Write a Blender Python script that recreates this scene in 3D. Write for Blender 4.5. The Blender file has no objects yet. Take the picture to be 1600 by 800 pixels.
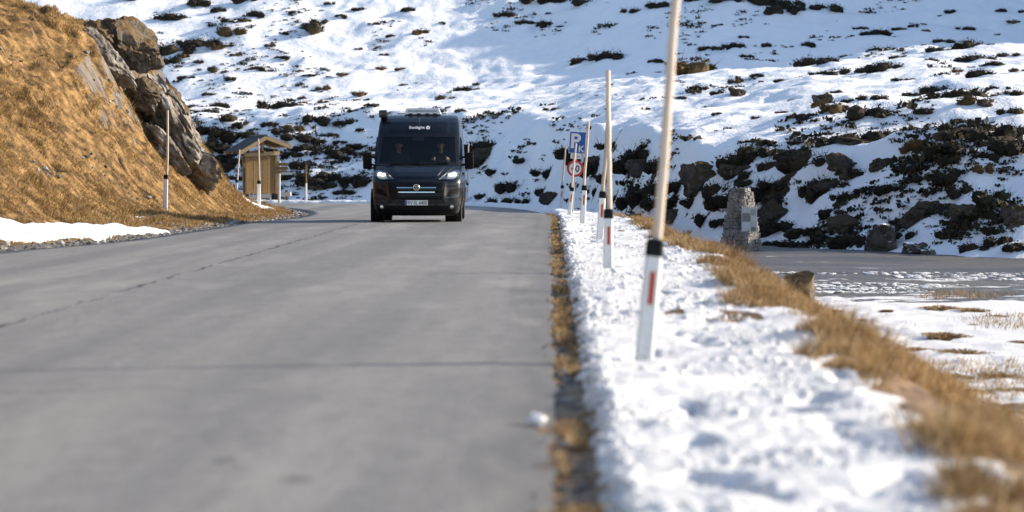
import bpy, bmesh, math, random
import numpy as np
from mathutils import Vector, Matrix, Euler

random.seed(7); rng = np.random.default_rng(7)
R = math.radians
scene = bpy.context.scene
COL = scene.collection

# ------------------------------------------------------------------ camera
F = 3556.0                      # focal length in photograph pixels (1600 wide)
CAMH = 1.25                     # eye height above the road
VPX, HOR = 860.0, 262.0         # vanishing point of the straight road
cd = bpy.data.cameras.new('camera'); cam = bpy.data.objects.new('camera', cd); COL.objects.link(cam)
cd.sensor_width = 36.0; cd.lens = 36.0 * F / 1600.0
cam.location = (0, 0, CAMH)
cam.rotation_euler = (R(90) - math.atan((400 - HOR) / F), 0, math.atan((VPX - 800) / F))
cd.clip_end = 9000; cd.clip_start = 0.2
cd.dof.use_dof = True; cd.dof.focus_distance = 60.0; cd.dof.aperture_fstop = 1.75
scene.camera = cam

# ------------------------------------------------------------------ light
SUN_EL, SUN_AZ = 22.0, 14.0     # azimuth measured from +X (right) towards +Y (away)
sv = Vector((math.cos(R(SUN_EL)) * math.cos(R(SUN_AZ)), math.cos(R(SUN_EL)) * math.sin(R(SUN_AZ)), math.sin(R(SUN_EL))))
world = bpy.data.worlds.new('World'); scene.world = world; world.use_nodes = True
wt = world.node_tree; bg = wt.nodes['Background']
sky = wt.nodes.new('ShaderNodeTexSky'); sky.sky_type = 'NISHITA'; sky.sun_disc = False
sky.sun_elevation = R(SUN_EL); sky.sun_rotation = math.atan2(sv.x, sv.y); sky.altitude = 900; sky.ozone_density = 0.7; sky.dust_density = 1.6
wt.links.new(sky.outputs[0], bg.inputs[0]); bg.inputs[1].default_value = 0.15
sl = bpy.data.lights.new('sun', 'SUN'); sl.energy = 4.8; sl.angle = R(0.53); sl.color = (1.0, 0.86, 0.68)
so = bpy.data.objects.new('sun', sl); COL.objects.link(so); so.rotation_euler = sv.to_track_quat('Z', 'Y').to_euler()
vs = scene.view_settings; vs.view_transform = 'Standard'; vs.look = 'None'; vs.gamma = 1.0; vs.exposure = 0.86
vs.use_curve_mapping = False
scene.render.engine = 'CYCLES'; scene.cycles.use_denoising = True
scene.cycles.max_bounces = 8; scene.cycles.transparent_max_bounces = 12
scene.cycles.diffuse_bounces = 3; scene.cycles.glossy_bounces = 3

# ------------------------------------------------------------------ numeric helpers
def _h2(ix, iy, s):
    n = (ix.astype(np.int64) * 374761393 + iy.astype(np.int64) * 668265263 + s * 1274126177) & 0xffffffff
    n = ((n ^ (n >> 13)) * 1274126177) & 0xffffffff
    return ((n ^ (n >> 16)) & 0xffff) / 65535.0
def vn(x, y, s=0):
    x = np.asarray(x, float); y = np.asarray(y, float)
    ix = np.floor(x); iy = np.floor(y); fx = x - ix; fy = y - iy
    fx = fx * fx * fx * (fx * (fx * 6 - 15) + 10); fy = fy * fy * fy * (fy * (fy * 6 - 15) + 10)
    a = _h2(ix, iy, s); b = _h2(ix + 1, iy, s); c = _h2(ix, iy + 1, s); d = _h2(ix + 1, iy + 1, s)
    return (a + (b - a) * fx + (c - a) * fy + (a - b - c + d) * fx * fy) * 2 - 1
def fbm(x, y, s=0, o=4, g=0.5):
    r = 0; a = 1.0; x = np.asarray(x, float); y = np.asarray(y, float); t = 0
    for k in range(o):
        r = r + a * vn(x, y, s + k * 17); t += a
        x, y = (0.8 * x - 0.6 * y) * 2.03 + 5.2, (0.6 * x + 0.8 * y) * 2.03 + 1.7; a *= g
    return r / t
def vn3(p, s=0):
    return (vn(p[:, 0] + 13.1 * np.floor(p[:, 2] * 1) * 0 + p[:, 2] * 0.71, p[:, 1] + p[:, 2] * 0.53, s)
            + vn(p[:, 1] - p[:, 0] * 0.37 + 31, p[:, 2] + p[:, 0] * 0.61 + 7, s + 5)
            + vn(p[:, 2] - p[:, 1] * 0.47 + 3, p[:, 0] + p[:, 1] * 0.33 + 19, s + 9)) / 3
def fbm3(p, s=0, o=4, g=0.5):
    r = 0; a = 1.0
    for k in range(o):
        r = r + a * vn3(p, s + 11 * k); p = p * 2.07 + 3.3; a *= g
    return r
def sst(a, b, x):
    t = np.clip((np.asarray(x, float) - a) / (b - a), 0, 1); return t * t * (3 - 2 * t)
def W(px, py, Y):
    """world point seen at photograph pixel (px, py) at depth Y"""
    return Vector(((px - VPX) * Y / F, Y, CAMH - (py - HOR) * Y / F))

# ------------------------------------------------------------------ object helpers
def tag(o, label=None, cat=None, group=None, kind=None):
    if label: o['label'] = label
    if cat: o['category'] = cat
    if group: o['group'] = group
    if kind: o['kind'] = kind
    return o
def empty(name, loc=(0, 0, 0), rz=0.0):
    o = bpy.data.objects.new(name, None); COL.objects.link(o); o.location = loc; o.rotation_euler = (0, 0, rz)
    o.empty_display_size = 0.2
    return o
def link(name, me, mat=None, parent=None, loc=None, rot=None, scale=None):
    o = bpy.data.objects.new(name, me); COL.objects.link(o)
    if mat is not None and len(me.materials) == 0: me.materials.append(mat)
    if parent: o.parent = parent
    if loc is not None: o.location = loc
    if rot is not None: o.rotation_euler = rot
    if scale is not None: o.scale = scale
    return o
def np_mesh(name, V, faces, smooth=True, attrs=None):
    """faces: int array (n,3) or (n,4) or a list of such arrays"""
    if not isinstance(faces, list): faces = [faces]
    me = bpy.data.meshes.new(name)
    V = np.asarray(V, np.float32)
    me.vertices.add(len(V)); me.vertices.foreach_set('co', V.ravel())
    loops = np.concatenate([np.asarray(f, np.int32).ravel() for f in faces])
    cnt = np.concatenate([np.full(len(f), np.asarray(f).shape[1], np.int32) for f in faces])
    st = np.zeros(len(cnt), np.int32); st[1:] = np.cumsum(cnt)[:-1]
    me.loops.add(len(loops)); me.loops.foreach_set('vertex_index', loops)
    me.polygons.add(len(cnt)); me.polygons.foreach_set('loop_start', st); me.polygons.foreach_set('loop_total', cnt)
    me.polygons.foreach_set('use_smooth', np.full(len(cnt), bool(smooth)))
    for k, v in (attrs or {}).items():
        a = me.attributes.new(k, 'FLOAT', 'POINT'); a.data.foreach_set('value', np.asarray(v, np.float32).ravel())
    me.update(); me.validate()
    return me
def grid_faces(nu, nv):
    i = np.arange(nu * nv).reshape(nu, nv)
    return np.stack([i[:-1, :-1], i[1:, :-1], i[1:, 1:], i[:-1, 1:]], -1).reshape(-1, 4)
def axis(segs):
    return np.unique(np.concatenate([np.arange(a, b + 1e-6, st) for a, b, st in segs]))

class MB:
    """collects simple solids, links them as one mesh"""
    def __init__(s): s.v = []; s.f = []
    def add(s, V, Fc):
        o = len(s.v); s.v += [tuple(p) for p in V]; s.f += [tuple(i + o for i in f) for f in Fc]; return s
    def box(s, c, d, M=None, taper=1.0, bev=0.0):
        x, y, z = [q / 2 for q in d]
        if bev > 0:
            b = min(bev, x * .9, y * .9, z * .9); V = []
            for sz in (-1, 1):
                for k, (ix, iy) in enumerate([(x - b, y), (x, y - b)]): pass
            bm = bmesh.new(); bmesh.ops.create_cube(bm, size=1)
            for v in bm.verts: v.co = Vector((v.co.x * d[0], v.co.y * d[1], v.co.z * d[2]))
            bmesh.ops.bevel(bm, geom=bm.edges[:], offset=b, segments=2, affect='EDGES', profile=0.6)
            bm.verts.index_update(); V = [v.co.copy() for v in bm.verts]; Fc = [[v.index for v in f.verts] for f in bm.faces]; bm.free()
            for v in V:
                if v.z > 0: v.x *= taper; v.y *= taper
        else:
            V = [Vector((sx * x * (taper if sz > 0 else 1), sy * y * (taper if sz > 0 else 1), sz * z)) for sz in (-1, 1) for sy in (-1, 1) for sx in (-1, 1)]
            Fc = [(0, 2, 3, 1), (4, 5, 7, 6), (0, 1, 5, 4), (2, 6, 7, 3), (0, 4, 6, 2), (1, 3, 7, 5)]
        c = Vector(c)
        if M is not None: V = [M @ v for v in V]
        return s.add([v + c for v in V], Fc)
    def bar(s, p0, p1, w, h, up=Vector((0, 0, 1))):
        p0 = Vector(p0); p1 = Vector(p1); d = (p1 - p0).normalized(); r = d.cross(up)
        if r.length < 1e-4: r = Vector((1, 0, 0))
        r.normalize(); u = r.cross(d)
        V = [p + r * (a * w / 2) + u * (b * h / 2) for p in (p0, p1) for a, b in ((-1, -1), (1, -1), (1, 1), (-1, 1))]
        return s.add(V, [(0, 1, 2, 3), (7, 6, 5, 4), (0, 4, 5, 1), (1, 5, 6, 2), (2, 6, 7, 3), (3, 7, 4, 0)])
    def tube(s, pts, rad, n=10):
        pts = [Vector(p) for p in pts]
        if not hasattr(rad, '__len__'): rad = [rad] * len(pts)
        V = []; pr = None
        for i, p in enumerate(pts):
            d = (pts[min(i + 1, len(pts) - 1)] - pts[max(i - 1, 0)]).normalized()
            if pr is None:
                pr = d.orthogonal().normalized()
            pr = (pr - d * pr.dot(d)).normalized(); q = d.cross(pr)
            for k in range(n):
                a = 2 * math.pi * k / n; V.append(p + (pr * math.cos(a) + q * math.sin(a)) * rad[i])
        Fc = [tuple(i * n + j for j in (k, (k + 1) % n)) + tuple((i + 1) * n + j for j in ((k + 1) % n, k)) for i in range(len(pts) - 1) for k in range(n)]
        Fc += [tuple(range(n))[::-1], tuple((len(pts) - 1) * n + k for k in range(n))]
        return s.add(V, Fc)
    def lathe(s, prof, M=None, n=28):
        """profile (radius, height) about local Z, transformed by M"""
        V = []
        for r, z in prof:
            for k in range(n):
                a = 2 * math.pi * k / n; v = Vector((r * math.cos(a), r * math.sin(a), z)); V.append(M @ v if M is not None else v)
        m = len(prof)
        Fc = [(i * n + k, i * n + (k + 1) % n, (i + 1) * n + (k + 1) % n, (i + 1) * n + k) for i in range(m - 1) for k in range(n)]
        Fc += [tuple(range(n))[::-1], tuple((m - 1) * n + k for k in range(n))]
        return s.add(V, Fc)
    def mesh(s, name, smooth=False):
        me = bpy.data.meshes.new(name); me.from_pydata([tuple(v) for v in s.v], [], s.f); me.validate()
        if smooth: me.polygons.foreach_set('use_smooth', [True] * len(me.polygons))
        me.update(); return me
    def build(s, name, mat, parent=None, smooth=False, **k):
        me = s.mesh(name, smooth)
        if smooth: autosmooth(me)
        return link(name, me, mat, parent, **k)
def autosmooth(me, ang=38):
    bm = bmesh.new(); bm.from_mesh(me); bmesh.ops.recalc_face_normals(bm, faces=bm.faces[:])
    for f in bm.faces: f.smooth = True
    for e in bm.edges:
        if len(e.link_faces) == 2 and e.calc_face_angle(0) > R(ang): e.smooth = False
    bm.to_mesh(me); bm.free()

# ------------------------------------------------------------------ materials
class NT:
    def __init__(s, name):
        s.m = bpy.data.materials.new(name); s.m.use_nodes = True; s.t = s.m.node_tree; s.n = s.t.nodes
        s.p = s.n['Principled BSDF']; s.out = s.n['Material Output']
    def node(s, typ, **kw):
        nd = s.n.new('ShaderNode' + typ)
        for k, v in kw.items():
            if k.startswith('i_'):
                key = k[2:]; key = int(key) if key.isdigit() else key.replace('_', ' ')
                s.put(nd.inputs[key], v)
            else: setattr(nd, k, v)
        return nd
    def put(s, sock, v):
        if isinstance(v, bpy.types.NodeSocket): s.t.links.new(v, sock)
        else: sock.default_value = v
    def math(s, op, a, b=0.0, c=0.0, clamp=False):
        nd = s.n.new('ShaderNodeMath'); nd.operation = op; nd.use_clamp = clamp
        s.put(nd.inputs[0], a); s.put(nd.inputs[1], b); s.put(nd.inputs[2], c); return nd.outputs[0]
    def pos(s, scale=(1, 1, 1), obj=False):
        c = s.n.new('ShaderNodeTexCoord').outputs['Object'] if obj else s.n.new('ShaderNodeNewGeometry').outputs['Position']
        mp = s.n.new('ShaderNodeMapping'); s.put(mp.inputs[0], c); mp.inputs['Scale'].default_value = scale; return mp.outputs[0]
    def noise(s, vec, scale, detail=4, rough=0.55, dist=0.0):
        nd = s.node('TexNoise'); s.put(nd.inputs['Vector'], vec); nd.inputs['Scale'].default_value = scale
        nd.inputs['Detail'].default_value = detail; nd.inputs['Roughness'].default_value = rough; nd.inputs['Distortion'].default_value = dist
        return nd.outputs[0]
    def ramp(s, fac, stops):
        nd = s.n.new('ShaderNodeValToRGB'); s.put(nd.inputs[0], fac); e = nd.color_ramp.elements
        while len(e) < len(stops): e.new(0.5)
        for el, (p, c) in zip(e, stops): el.position = p; el.color = (c[0], c[1], c[2], 1) if hasattr(c, '__len__') else (c, c, c, 1)
        return nd.outputs[0]
    def mix(s, fac, a, b, mode='MIX'):
        nd = s.n.new('ShaderNodeMix'); nd.data_type = 'RGBA'; nd.blend_type = mode
        s.put(nd.inputs['Factor'], fac)
        for k, v in ((6, a), (7, b)):
            s.put(nd.inputs[k], (v[0], v[1], v[2], 1) if isinstance(v, tuple) and len(v) == 3 else v)
        return nd.outputs[2]
    def attr(s, name): return s.node('Attribute', attribute_name=name).outputs['Fac']
    def bump(s, h, strength=0.4, dist=0.02):
        nd = s.n.new('ShaderNodeBump'); s.put(nd.inputs['Height'], h); nd.inputs['Strength'].default_value = strength; nd.inputs['Distance'].default_value = dist
        s.t.links.new(nd.outputs[0], s.p.inputs['Normal']); return s
    def set(s, col=None, rough=None, metal=None, spec=None, **k):
        if col is not None: s.put(s.p.inputs['Base Color'], (col[0], col[1], col[2], 1) if isinstance(col, tuple) and len(col) == 3 else col)
        if rough is not None: s.put(s.p.inputs['Roughness'], rough)
        if metal is not None: s.put(s.p.inputs['Metallic'], metal)
        if spec is not None: s.put(s.p.inputs['Specular IOR Level'], spec)
        for kk, v in k.items(): s.put(s.p.inputs[kk.replace('_', ' ')], v)
        return s
def plain(name, col, rough=0.5, metal=0.0, var=0.12, scale=14.0, bump=0.0, **k):
    t = NT(name); v = t.pos(obj=True); n = t.noise(v, scale, 5)
    a = tuple(c * (1 - var) for c in col); b = tuple(min(1, c * (1 + var)) for c in col)
    t.set(t.mix(n, a, b), rough, metal, **k)
    if bump: t.bump(t.noise(v, scale * 3, 4), bump, 0.01)
    return t.m
M = {}
def snow_mix(t, base, thr=None): pass
# snow -------------------------------------------------------------
SNOW = (0.80, 0.815, 0.84)
def mk_snow(name, fine=40.0, strength=0.5, dist=0.02):
    t = NT(name); v = t.pos()
    n = t.noise(v, 3.0, 5); c = t.mix(n, (0.66, 0.665, 0.675), (0.78, 0.782, 0.785))
    t.set(c, 0.72, 0, 0.25); t.bump(t.noise(v, fine, 5, 0.6), strength, dist); return t.m
M['snow'] = mk_snow('snow_crust', 30, 0.7, 0.03)
M['snow_far'] = mk_snow('snow_far', 3.0, 0.5, 0.12)

def mk_hill():
    t = NT('hillside'); v = t.pos(); veg = t.attr('veg')
    n1 = t.noise(t.pos((1, 0.6, 1)), 1.6, 6, 0.62); n2 = t.noise(v, 6.0, 4)
    m = t.math('ADD', t.math('MULTIPLY', veg, 1.0), t.math('MULTIPLY', t.math('SUBTRACT', n1, 0.5), 1.5))
    mask = t.ramp(m, [(0.50, 0), (0.56, 1)])
    snow = t.mix(t.noise(v, 0.6, 4), (0.76, 0.775, 0.80), (0.86, 0.865, 0.875))
    earth = t.ramp(n2, [(0.3, (0.016, 0.013, 0.010)), (0.55, (0.04, 0.028, 0.016)), (0.75, (0.11, 0.068, 0.028))])
    t.set(t.mix(mask, snow, earth), 0.8, 0, 0.2)
    h = t.math('ADD', t.noise(v, 2.2, 5, 0.6), t.math('MULTIPLY', t.noise(v, 9, 4), 0.3))
    t.bump(h, 0.55, 0.16); return t.m
M['hill'] = mk_hill()

def mk_road():
    t = NT('asphalt'); v = t.pos()
    big = t.noise(t.pos((0.6, 0.09, 1)), 1.0, 5, 0.6); mid = t.noise(v, 2.6, 5, 0.6); fine = t.noise(v, 55, 4, 0.7)
    c = t.ramp(big, [(0.30, (0.128, 0.127, 0.125)), (0.5, (0.186, 0.183, 0.178)), (0.72, (0.252, 0.246, 0.236))])
    c = t.mix(t.math('MULTIPLY', t.ramp(mid, [(0.42, 0), (0.72, 1)]), 0.35), c, (0.155, 0.155, 0.158))
    c = t.mix(t.math('MULTIPLY', t.ramp(t.noise(t.pos((1, .35, 1)), 7.0, 6, .7), [(.38, 0), (.72, 1)]), .58), c, (0.085, 0.085, 0.086))
    c = t.mix(t.math('MULTIPLY', t.ramp(t.noise(t.pos((.5, .12, 1)), 2.3, 5, .6), [(.52, 0), (.66, 1)]), .55), c, (0.30, 0.292, 0.278))
    c = t.mix(t.math('MULTIPLY', fine, 0.40), c, (0.30, 0.294, 0.282))
    sp = t.node('SeparateXYZ'); t.put(sp.inputs[0], t.n.new('ShaderNodeNewGeometry').outputs['Position']); X, Y = sp.outputs[0], sp.outputs[1]
    # wheel tracks polished paler, strips between them darker; two old oil stains
    lane = t.noise(t.pos((1.05, .018, 1)), 1.0, 3, .5); c = t.mix(t.math('MULTIPLY', t.ramp(lane, [(.40, 1), (.56, 0)]), .38), c, (0.105, 0.105, 0.106)); c = t.mix(t.math('MULTIPLY', t.ramp(lane, [(.54, 0), (.70, 1)]), .30), c, (0.30, 0.287, 0.262))
    for ox, oy, rr in ((-1.01, 9.0, .09), (-1.38, 9.55, .07)):
        q = t.math('SQRT', t.math('ADD', t.math('POWER', t.math('SUBTRACT', X, ox), 2.0), t.math('POWER', t.math('MULTIPLY', t.math('SUBTRACT', Y, oy), .55), 2.0)))
        c = t.mix(t.ramp(t.math('ADD', t.math('DIVIDE', q, rr), t.math('MULTIPLY', t.math('SUBTRACT', mid, .5), 1.2)), [(.4, .5), (1.1, 0)]), c, (0.05, 0.05, 0.052))
    # centre joint: a ragged crack, broken up along its length
    w1 = t.math('MULTIPLY', t.math('SUBTRACT', t.noise(t.pos((1, 1, 1)), 1.1, 6, 0.7), 0.5), 0.36)
    d = t.math('ABSOLUTE', t.math('ADD', t.math('ADD', X, 4.22), w1))
    br = t.noise(t.pos((0.1, 1, 1)), 0.9, 4, 0.7)
    wd = t.math('MULTIPLY', t.ramp(br, [(0.42, 0.0), (0.66, 1)]), 0.030)
    crack = t.math('LESS_THAN', d, t.math('ADD', wd, 0.003))
    # transverse joints and pole-wide scuffs
    wy = t.math('ADD', Y, t.math('MULTIPLY', t.math('SUBTRACT', t.noise(t.pos((1, 0.2, 1)), 0.8, 5, 0.65), 0.5), 1.4))
    md = t.math('ABSOLUTE', t.math('SUBTRACT', t.math('MODULO', t.math('ADD', wy, 2.0), 9.7), 4.8))
    gate = t.noise(t.pos((0.35, 0.05, 1)), 1.0, 3)
    tr = t.math('MULTIPLY', t.math('LESS_THAN', md, 0.035), t.ramp(gate, [(0.47, 0), (0.53, 1)]))
    # alligator cracks
    vo = t.node('TexVoronoi', feature='DISTANCE_TO_EDGE'); t.put(vo.inputs['Vector'], t.pos((0.75, 0.5, 1))); vo.inputs['Scale'].default_value = 0.9
    al = t.math('MULTIPLY', t.math('LESS_THAN', vo.outputs['Distance'], 0.012), t.ramp(t.noise(t.pos((0.3, 0.12, 1)), 1.0, 3), [(0.53, 0), (0.60, 1)]))
    cr = t.math('MAXIMUM', crack, t.math('MULTIPLY', t.math('MAXIMUM', tr, t.math('MULTIPLY', al, 0.35)), 0.28))
    # damp, dirty edge beside the melting snow
    eg = t.math('ADD', t.math('ABSOLUTE', t.math('ADD', X, 0.02)), t.math('MULTIPLY', t.math('SUBTRACT', t.noise(t.pos((1, .5, 1)), 1.7, 5), 0.5), 0.5))
    damp = t.ramp(eg, [(0.05, 0.75), (0.34, 0.0)])
    c = t.mix(damp, c, (0.045, 0.044, 0.045)); c = t.mix(cr, c, (0.028, 0.027, 0.027))
    t.set(c, t.math('SUBTRACT', 0.74, t.math('MULTIPLY', damp, 0.25)), 0, 0.3)
    t.bump(t.math('ADD', t.math('ADD', fine, t.math('MULTIPLY', t.noise(v, 12, 5, .7), 1.5)), t.math('MULTIPLY', cr, -1.5)), 0.7, 0.012); return t.m
M['road'] = mk_road()

def mk_verge():
    """right verge and lay-by: attributes snow / gravel choose between snow, wet gravel and matted grass"""
    t = NT('verge'); v = t.pos(); sn = t.attr('snow'); gr = t.attr('gravel')
    n = t.noise(v, 2.2, 6, 0.65); st = t.noise(t.pos((0.35, 0.8, 1)), 1.4, 6, 0.68)
    f = t.noise(v, 28, 4, 0.7); g2 = t.noise(t.pos((0.16, 0.5, 1)), 1.0, 5, 0.6)
    grass = t.ramp(t.noise(v, 7, 5), [(0.3, (0.06, 0.036, 0.016)), (0.5, (0.17, 0.10, 0.04)), (0.7, (0.30, 0.19, 0.08))])
    gravel = t.ramp(f, [(0.3, (0.032, 0.034, 0.038)), (0.55, (0.072, 0.072, 0.076)), (0.8, (0.17, 0.167, 0.163))])
    gravel = t.mix(t.ramp(g2, [(0.45, 0), (0.62, 0.8)]), gravel, (0.14, 0.122, 0.10))
    ground = t.mix(t.ramp(t.math('ADD', gr, t.math('MULTIPLY', t.math('SUBTRACT', n, .5), .5)), [(0.42, 0), (0.56, 1)]), grass, gravel)
    sm = t.ramp(t.math('ADD', sn, t.math('MULTIPLY', t.math('SUBTRACT', st, 0.5), 1.6)), [(0.48, 0), (0.54, 1)])
    snow = t.mix(n, (0.64, 0.645, 0.655), (0.76, 0.762, 0.765))
    t.set(t.mix(sm, ground, snow), t.math('ADD', 0.55, t.math('MULTIPLY', sm, 0.2)), 0, 0.3)
    t.bump(t.math('ADD', t.noise(v, 22, 5, .65), t.math('MULTIPLY', sm, 1.2)), 0.7, 0.03); return t.m
M['verge'] = mk_verge()

def mk_knoll():
    t = NT('knoll_turf'); v = t.pos(); sn = t.attr('snow'); gr = t.attr('gravel'); rk = t.attr('rock')
    n = t.noise(v, 2.4, 6, 0.65); f = t.noise(v, 24, 4, 0.7)
    grass = t.ramp(t.noise(v, 3.2, 6, .65), [(0.34, (0.022, 0.015, 0.008)), (0.45, (0.11, 0.064, 0.024)), (0.62, (0.29, 0.175, 0.066)), (0.8, (0.42, 0.29, 0.13))])
    gravel = t.ramp(f, [(0.3, (0.05, 0.047, 0.045)), (0.55, (0.13, 0.125, 0.12)), (0.8, (0.30, 0.29, 0.27))])
    rock = t.ramp(t.noise(t.pos((1, 1, .5)), 3.0, 7, .7), [(0.3, (0.05, 0.042, 0.036)), (0.55, (0.17, 0.145, 0.12)), (0.75, (0.30, 0.27, 0.23))])
    c = t.mix(t.ramp(t.math('ADD', gr, t.math('MULTIPLY', t.math('SUBTRACT', n, .5), .8)), [(0.45, 0), (0.58, 1)]), grass, gravel)
    c = t.mix(t.ramp(t.math('ADD', rk, t.math('MULTIPLY', t.math('SUBTRACT', n, .5), 1.2)), [(0.45, 0), (0.55, 1)]), c, rock)
    sm = t.ramp(t.math('ADD', sn, t.math('MULTIPLY', t.math('SUBTRACT', n, 0.5), 1.4)), [(0.50, 0), (0.55, 1)])
    c = t.mix(sm, c, (0.80, 0.815, 0.84)); t.set(c, 0.85, 0, 0.2)
    t.bump(t.math('ADD', n, t.math('MULTIPLY', f, 0.4)), 0.9, 0.06); return t.m
M['knoll'] = mk_knoll()

def mk_grass(name, stops, rough=0.6):
    t = NT(name); g = t.n.new('ShaderNodeNewGeometry'); rnd = g.outputs['Random Per Island']
    c = t.ramp(rnd, stops); n = t.noise(t.pos(), 0.9, 4, .6)
    c = t.mix(t.ramp(n, [(0.36, 0.65), (0.56, 0.0)]), c, (0.11, 0.064, 0.025))
    t.set(c, rough, 0, 0.15)
    tr = t.node('BsdfTranslucent'); t.put(tr.inputs[0], c); mx = t.node('MixShader'); mx.inputs[0].default_value = 0.25
    t.t.links.new(t.p.outputs[0], mx.inputs[1]); t.t.links.new(tr.outputs[0], mx.inputs[2]); t.t.links.new(mx.outputs[0], t.out.inputs[0]); return t.m
M['turf'] = mk_grass('dry_turf', [(0.0, (0.080, 0.046, 0.018)), (0.2, (0.24, 0.146, 0.055)), (0.55, (0.44, 0.287, 0.118)), (1.0, (0.62, 0.46, 0.235))])
M['straw'] = mk_grass('dry_straw', [(0.0, (0.10, 0.055, 0.021)), (0.3, (0.30, 0.180, 0.070)), (0.65, (0.48, 0.325, 0.150)), (1.0, (0.66, 0.53, 0.34))])
def mk_shrub(name, a, b, c_):
    t = NT(name); g = t.n.new('ShaderNodeNewGeometry'); t.set(t.ramp(g.outputs['Random Per Island'], [(0, a), (0.6, b), (1, c_)]), 0.7, 0, 0.15); return t.m
M['shrub_dark'] = mk_shrub('dwarf_shrub_dark', (0.010, 0.009, 0.007), (0.024, 0.019, 0.012), (0.05, 0.038, 0.02))
M['shrub_brown'] = mk_shrub('dwarf_shrub_brown', (0.03, 0.02, 0.01), (0.075, 0.048, 0.02), (0.17, 0.105, 0.042))
M['shrub_green'] = mk_shrub('dwarf_shrub_green', (0.012, 0.012, 0.008), (0.030, 0.027, 0.014), (0.07, 0.052, 0.024))

def mk_rock(name, dark, mid, light, moss=None, snow=False, scale=3.0):
    t = NT(name); v = t.pos(obj=False)
    n = t.noise(t.pos((1, 1, 0.55)), scale, 8, 0.68, 0.4); n2 = t.noise(v, scale * 5, 6, .7)
    c = t.ramp(t.math('ADD', t.math('MULTIPLY', n, .65), t.math('MULTIPLY', n2, .35)), [(0.36, dark), (0.5, mid), (0.64, light)])
    nz = t.node('SeparateXYZ'); t.put(nz.inputs[0], t.n.new('ShaderNodeNewGeometry').outputs['Normal'])
    if moss:
        mm = t.ramp(t.math('ADD', nz.outputs[2], t.math('MULTIPLY', t.math('SUBTRACT', n, .5), 3.2)), [(0.34, 0), (0.50, 1)])
        c = t.mix(mm, c, moss)
    if snow:
        mm = t.ramp(t.math('ADD', nz.outputs[2], t.math('MULTIPLY', t.math('SUBTRACT', n, .5), 1.2)), [(0.84, 0), (0.9, 1)])
        c = t.mix(mm, c, (0.80, 0.815, 0.84))
    t.set(c, 0.85, 0, 0.25); t.bump(t.math('ADD', n, t.math('MULTIPLY', n2, .5)), 1.0, 0.08); return t.m
M['rock'] = mk_rock('outcrop_rock', (0.030, 0.025, 0.021), (0.115, 0.095, 0.075), (0.28, 0.24, 0.195), moss=(0.13, 0.080, 0.034))
M['rock_bare'] = mk_rock('outcrop_slab', (0.055, 0.048, 0.041), (0.20, 0.175, 0.150), (0.42, 0.385, 0.34))
M['rock_dark'] = mk_rock('boulder_lichen', (0.022, 0.020, 0.019), (0.060, 0.054, 0.048), (0.13, 0.115, 0.095), moss=(0.055, 0.038, 0.018), scale=1.6)
M['rock_snow'] = mk_rock('boulder_snow_cap', (0.025, 0.023, 0.022), (0.07, 0.063, 0.055), (0.16, 0.14, 0.115), snow=True, scale=1.6)
M['stone'] = mk_rock('cairn_stone', (0.09, 0.090, 0.092), (0.225, 0.222, 0.218), (0.42, 0.41, 0.395), scale=5.0)
M['mortar'] = plain('dark_joint', (0.02, 0.019, 0.018), 0.9)
M['pebble'] = mk_shrub('pebbles', (0.06, 0.056, 0.052), (0.16, 0.15, 0.14), (0.36, 0.345, 0.32))

def mk_wood(name, a, b, grain=(30, 30, 1.2), rough=0.7):
    t = NT(name); v = t.pos(grain, obj=True); n = t.noise(v, 1.0, 6, 0.65, 0.6)
    oi = t.node('ObjectInfo').outputs['Random']
    c = t.mix(n, a, b); hs = t.node('HueSaturation'); t.put(hs.inputs['Color'], c); t.put(hs.inputs['Value'], t.math('ADD', 0.8, t.math('MULTIPLY', oi, 0.4)))
    t.set(hs.outputs[0], rough, 0, 0.2); t.bump(n, 0.4, 0.006); return t.m
M['plank'] = mk_wood('larch_plank', (0.14, 0.080, 0.030), (0.32, 0.200, 0.085))
M['beam'] = mk_wood('weathered_beam', (0.22, 0.14, 0.065), (0.48, 0.35, 0.20), (8, 8, 8))
M['beam_dark'] = mk_wood('dark_beam', (0.10, 0.055, 0.022), (0.24, 0.14, 0.06), (8, 8, 8))
M['pole_wood'] = mk_wood('peeled_pole', (0.40, 0.325, 0.255), (0.66, 0.57, 0.48), (18, 18, 1.6), 0.6)
M['white_wood'] = mk_wood('grey_white_timber', (0.45, 0.43, 0.40), (0.72, 0.70, 0.66), (6, 6, 6))
M['sheet'] = plain('roof_sheet', (0.034, 0.035, 0.038), 0.65, 0.0, 0.2, 6)
def mk_post():
    t = NT('white_plastic'); v = t.pos(obj=True); sp = t.node('SeparateXYZ'); t.put(sp.inputs[0], v)
    sc = t.ramp(t.noise(t.pos((9, 9, 2.2), obj=True), 1.6, 6, .7), [(.42, 0), (.66, .45)])
    low = t.math('MULTIPLY', t.ramp(sp.outputs[2], [(0.0, 1), (0.45, 0)]), t.ramp(t.noise(v, 26, 5, .7), [(.40, 0), (.65, .8)]))
    t.set(t.mix(t.math('MAXIMUM', t.math('MULTIPLY', sc, .6), low), (0.72, 0.73, 0.735), (.33, .30, .265)), .5, 0, .3); return t.m
M['white_plastic'] = mk_post()
M['black_plastic'] = plain('black_plastic', (0.008, 0.008, 0.009), 0.6, 0, 0.2, spec=.15)
M['reflector_red'] = plain('red_reflector', (0.40, 0.022, 0.014), 0.3, 0, 0.15, 60)
M['reflector_edge'] = plain('reflector_edge', (0.62, 0.46, 0.30), 0.5)
M['galv'] = plain('galvanised_steel', (0.42, 0.43, 0.44), 0.42, 0.7, 0.1, 10)
M['sign_blue'] = plain('sign_blue', (0.012, 0.085, 0.36), 0.4, 0, 0.05)
M['sign_white'] = plain('sign_white', (0.74, 0.74, 0.73), 0.45, 0, 0.04)
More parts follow.
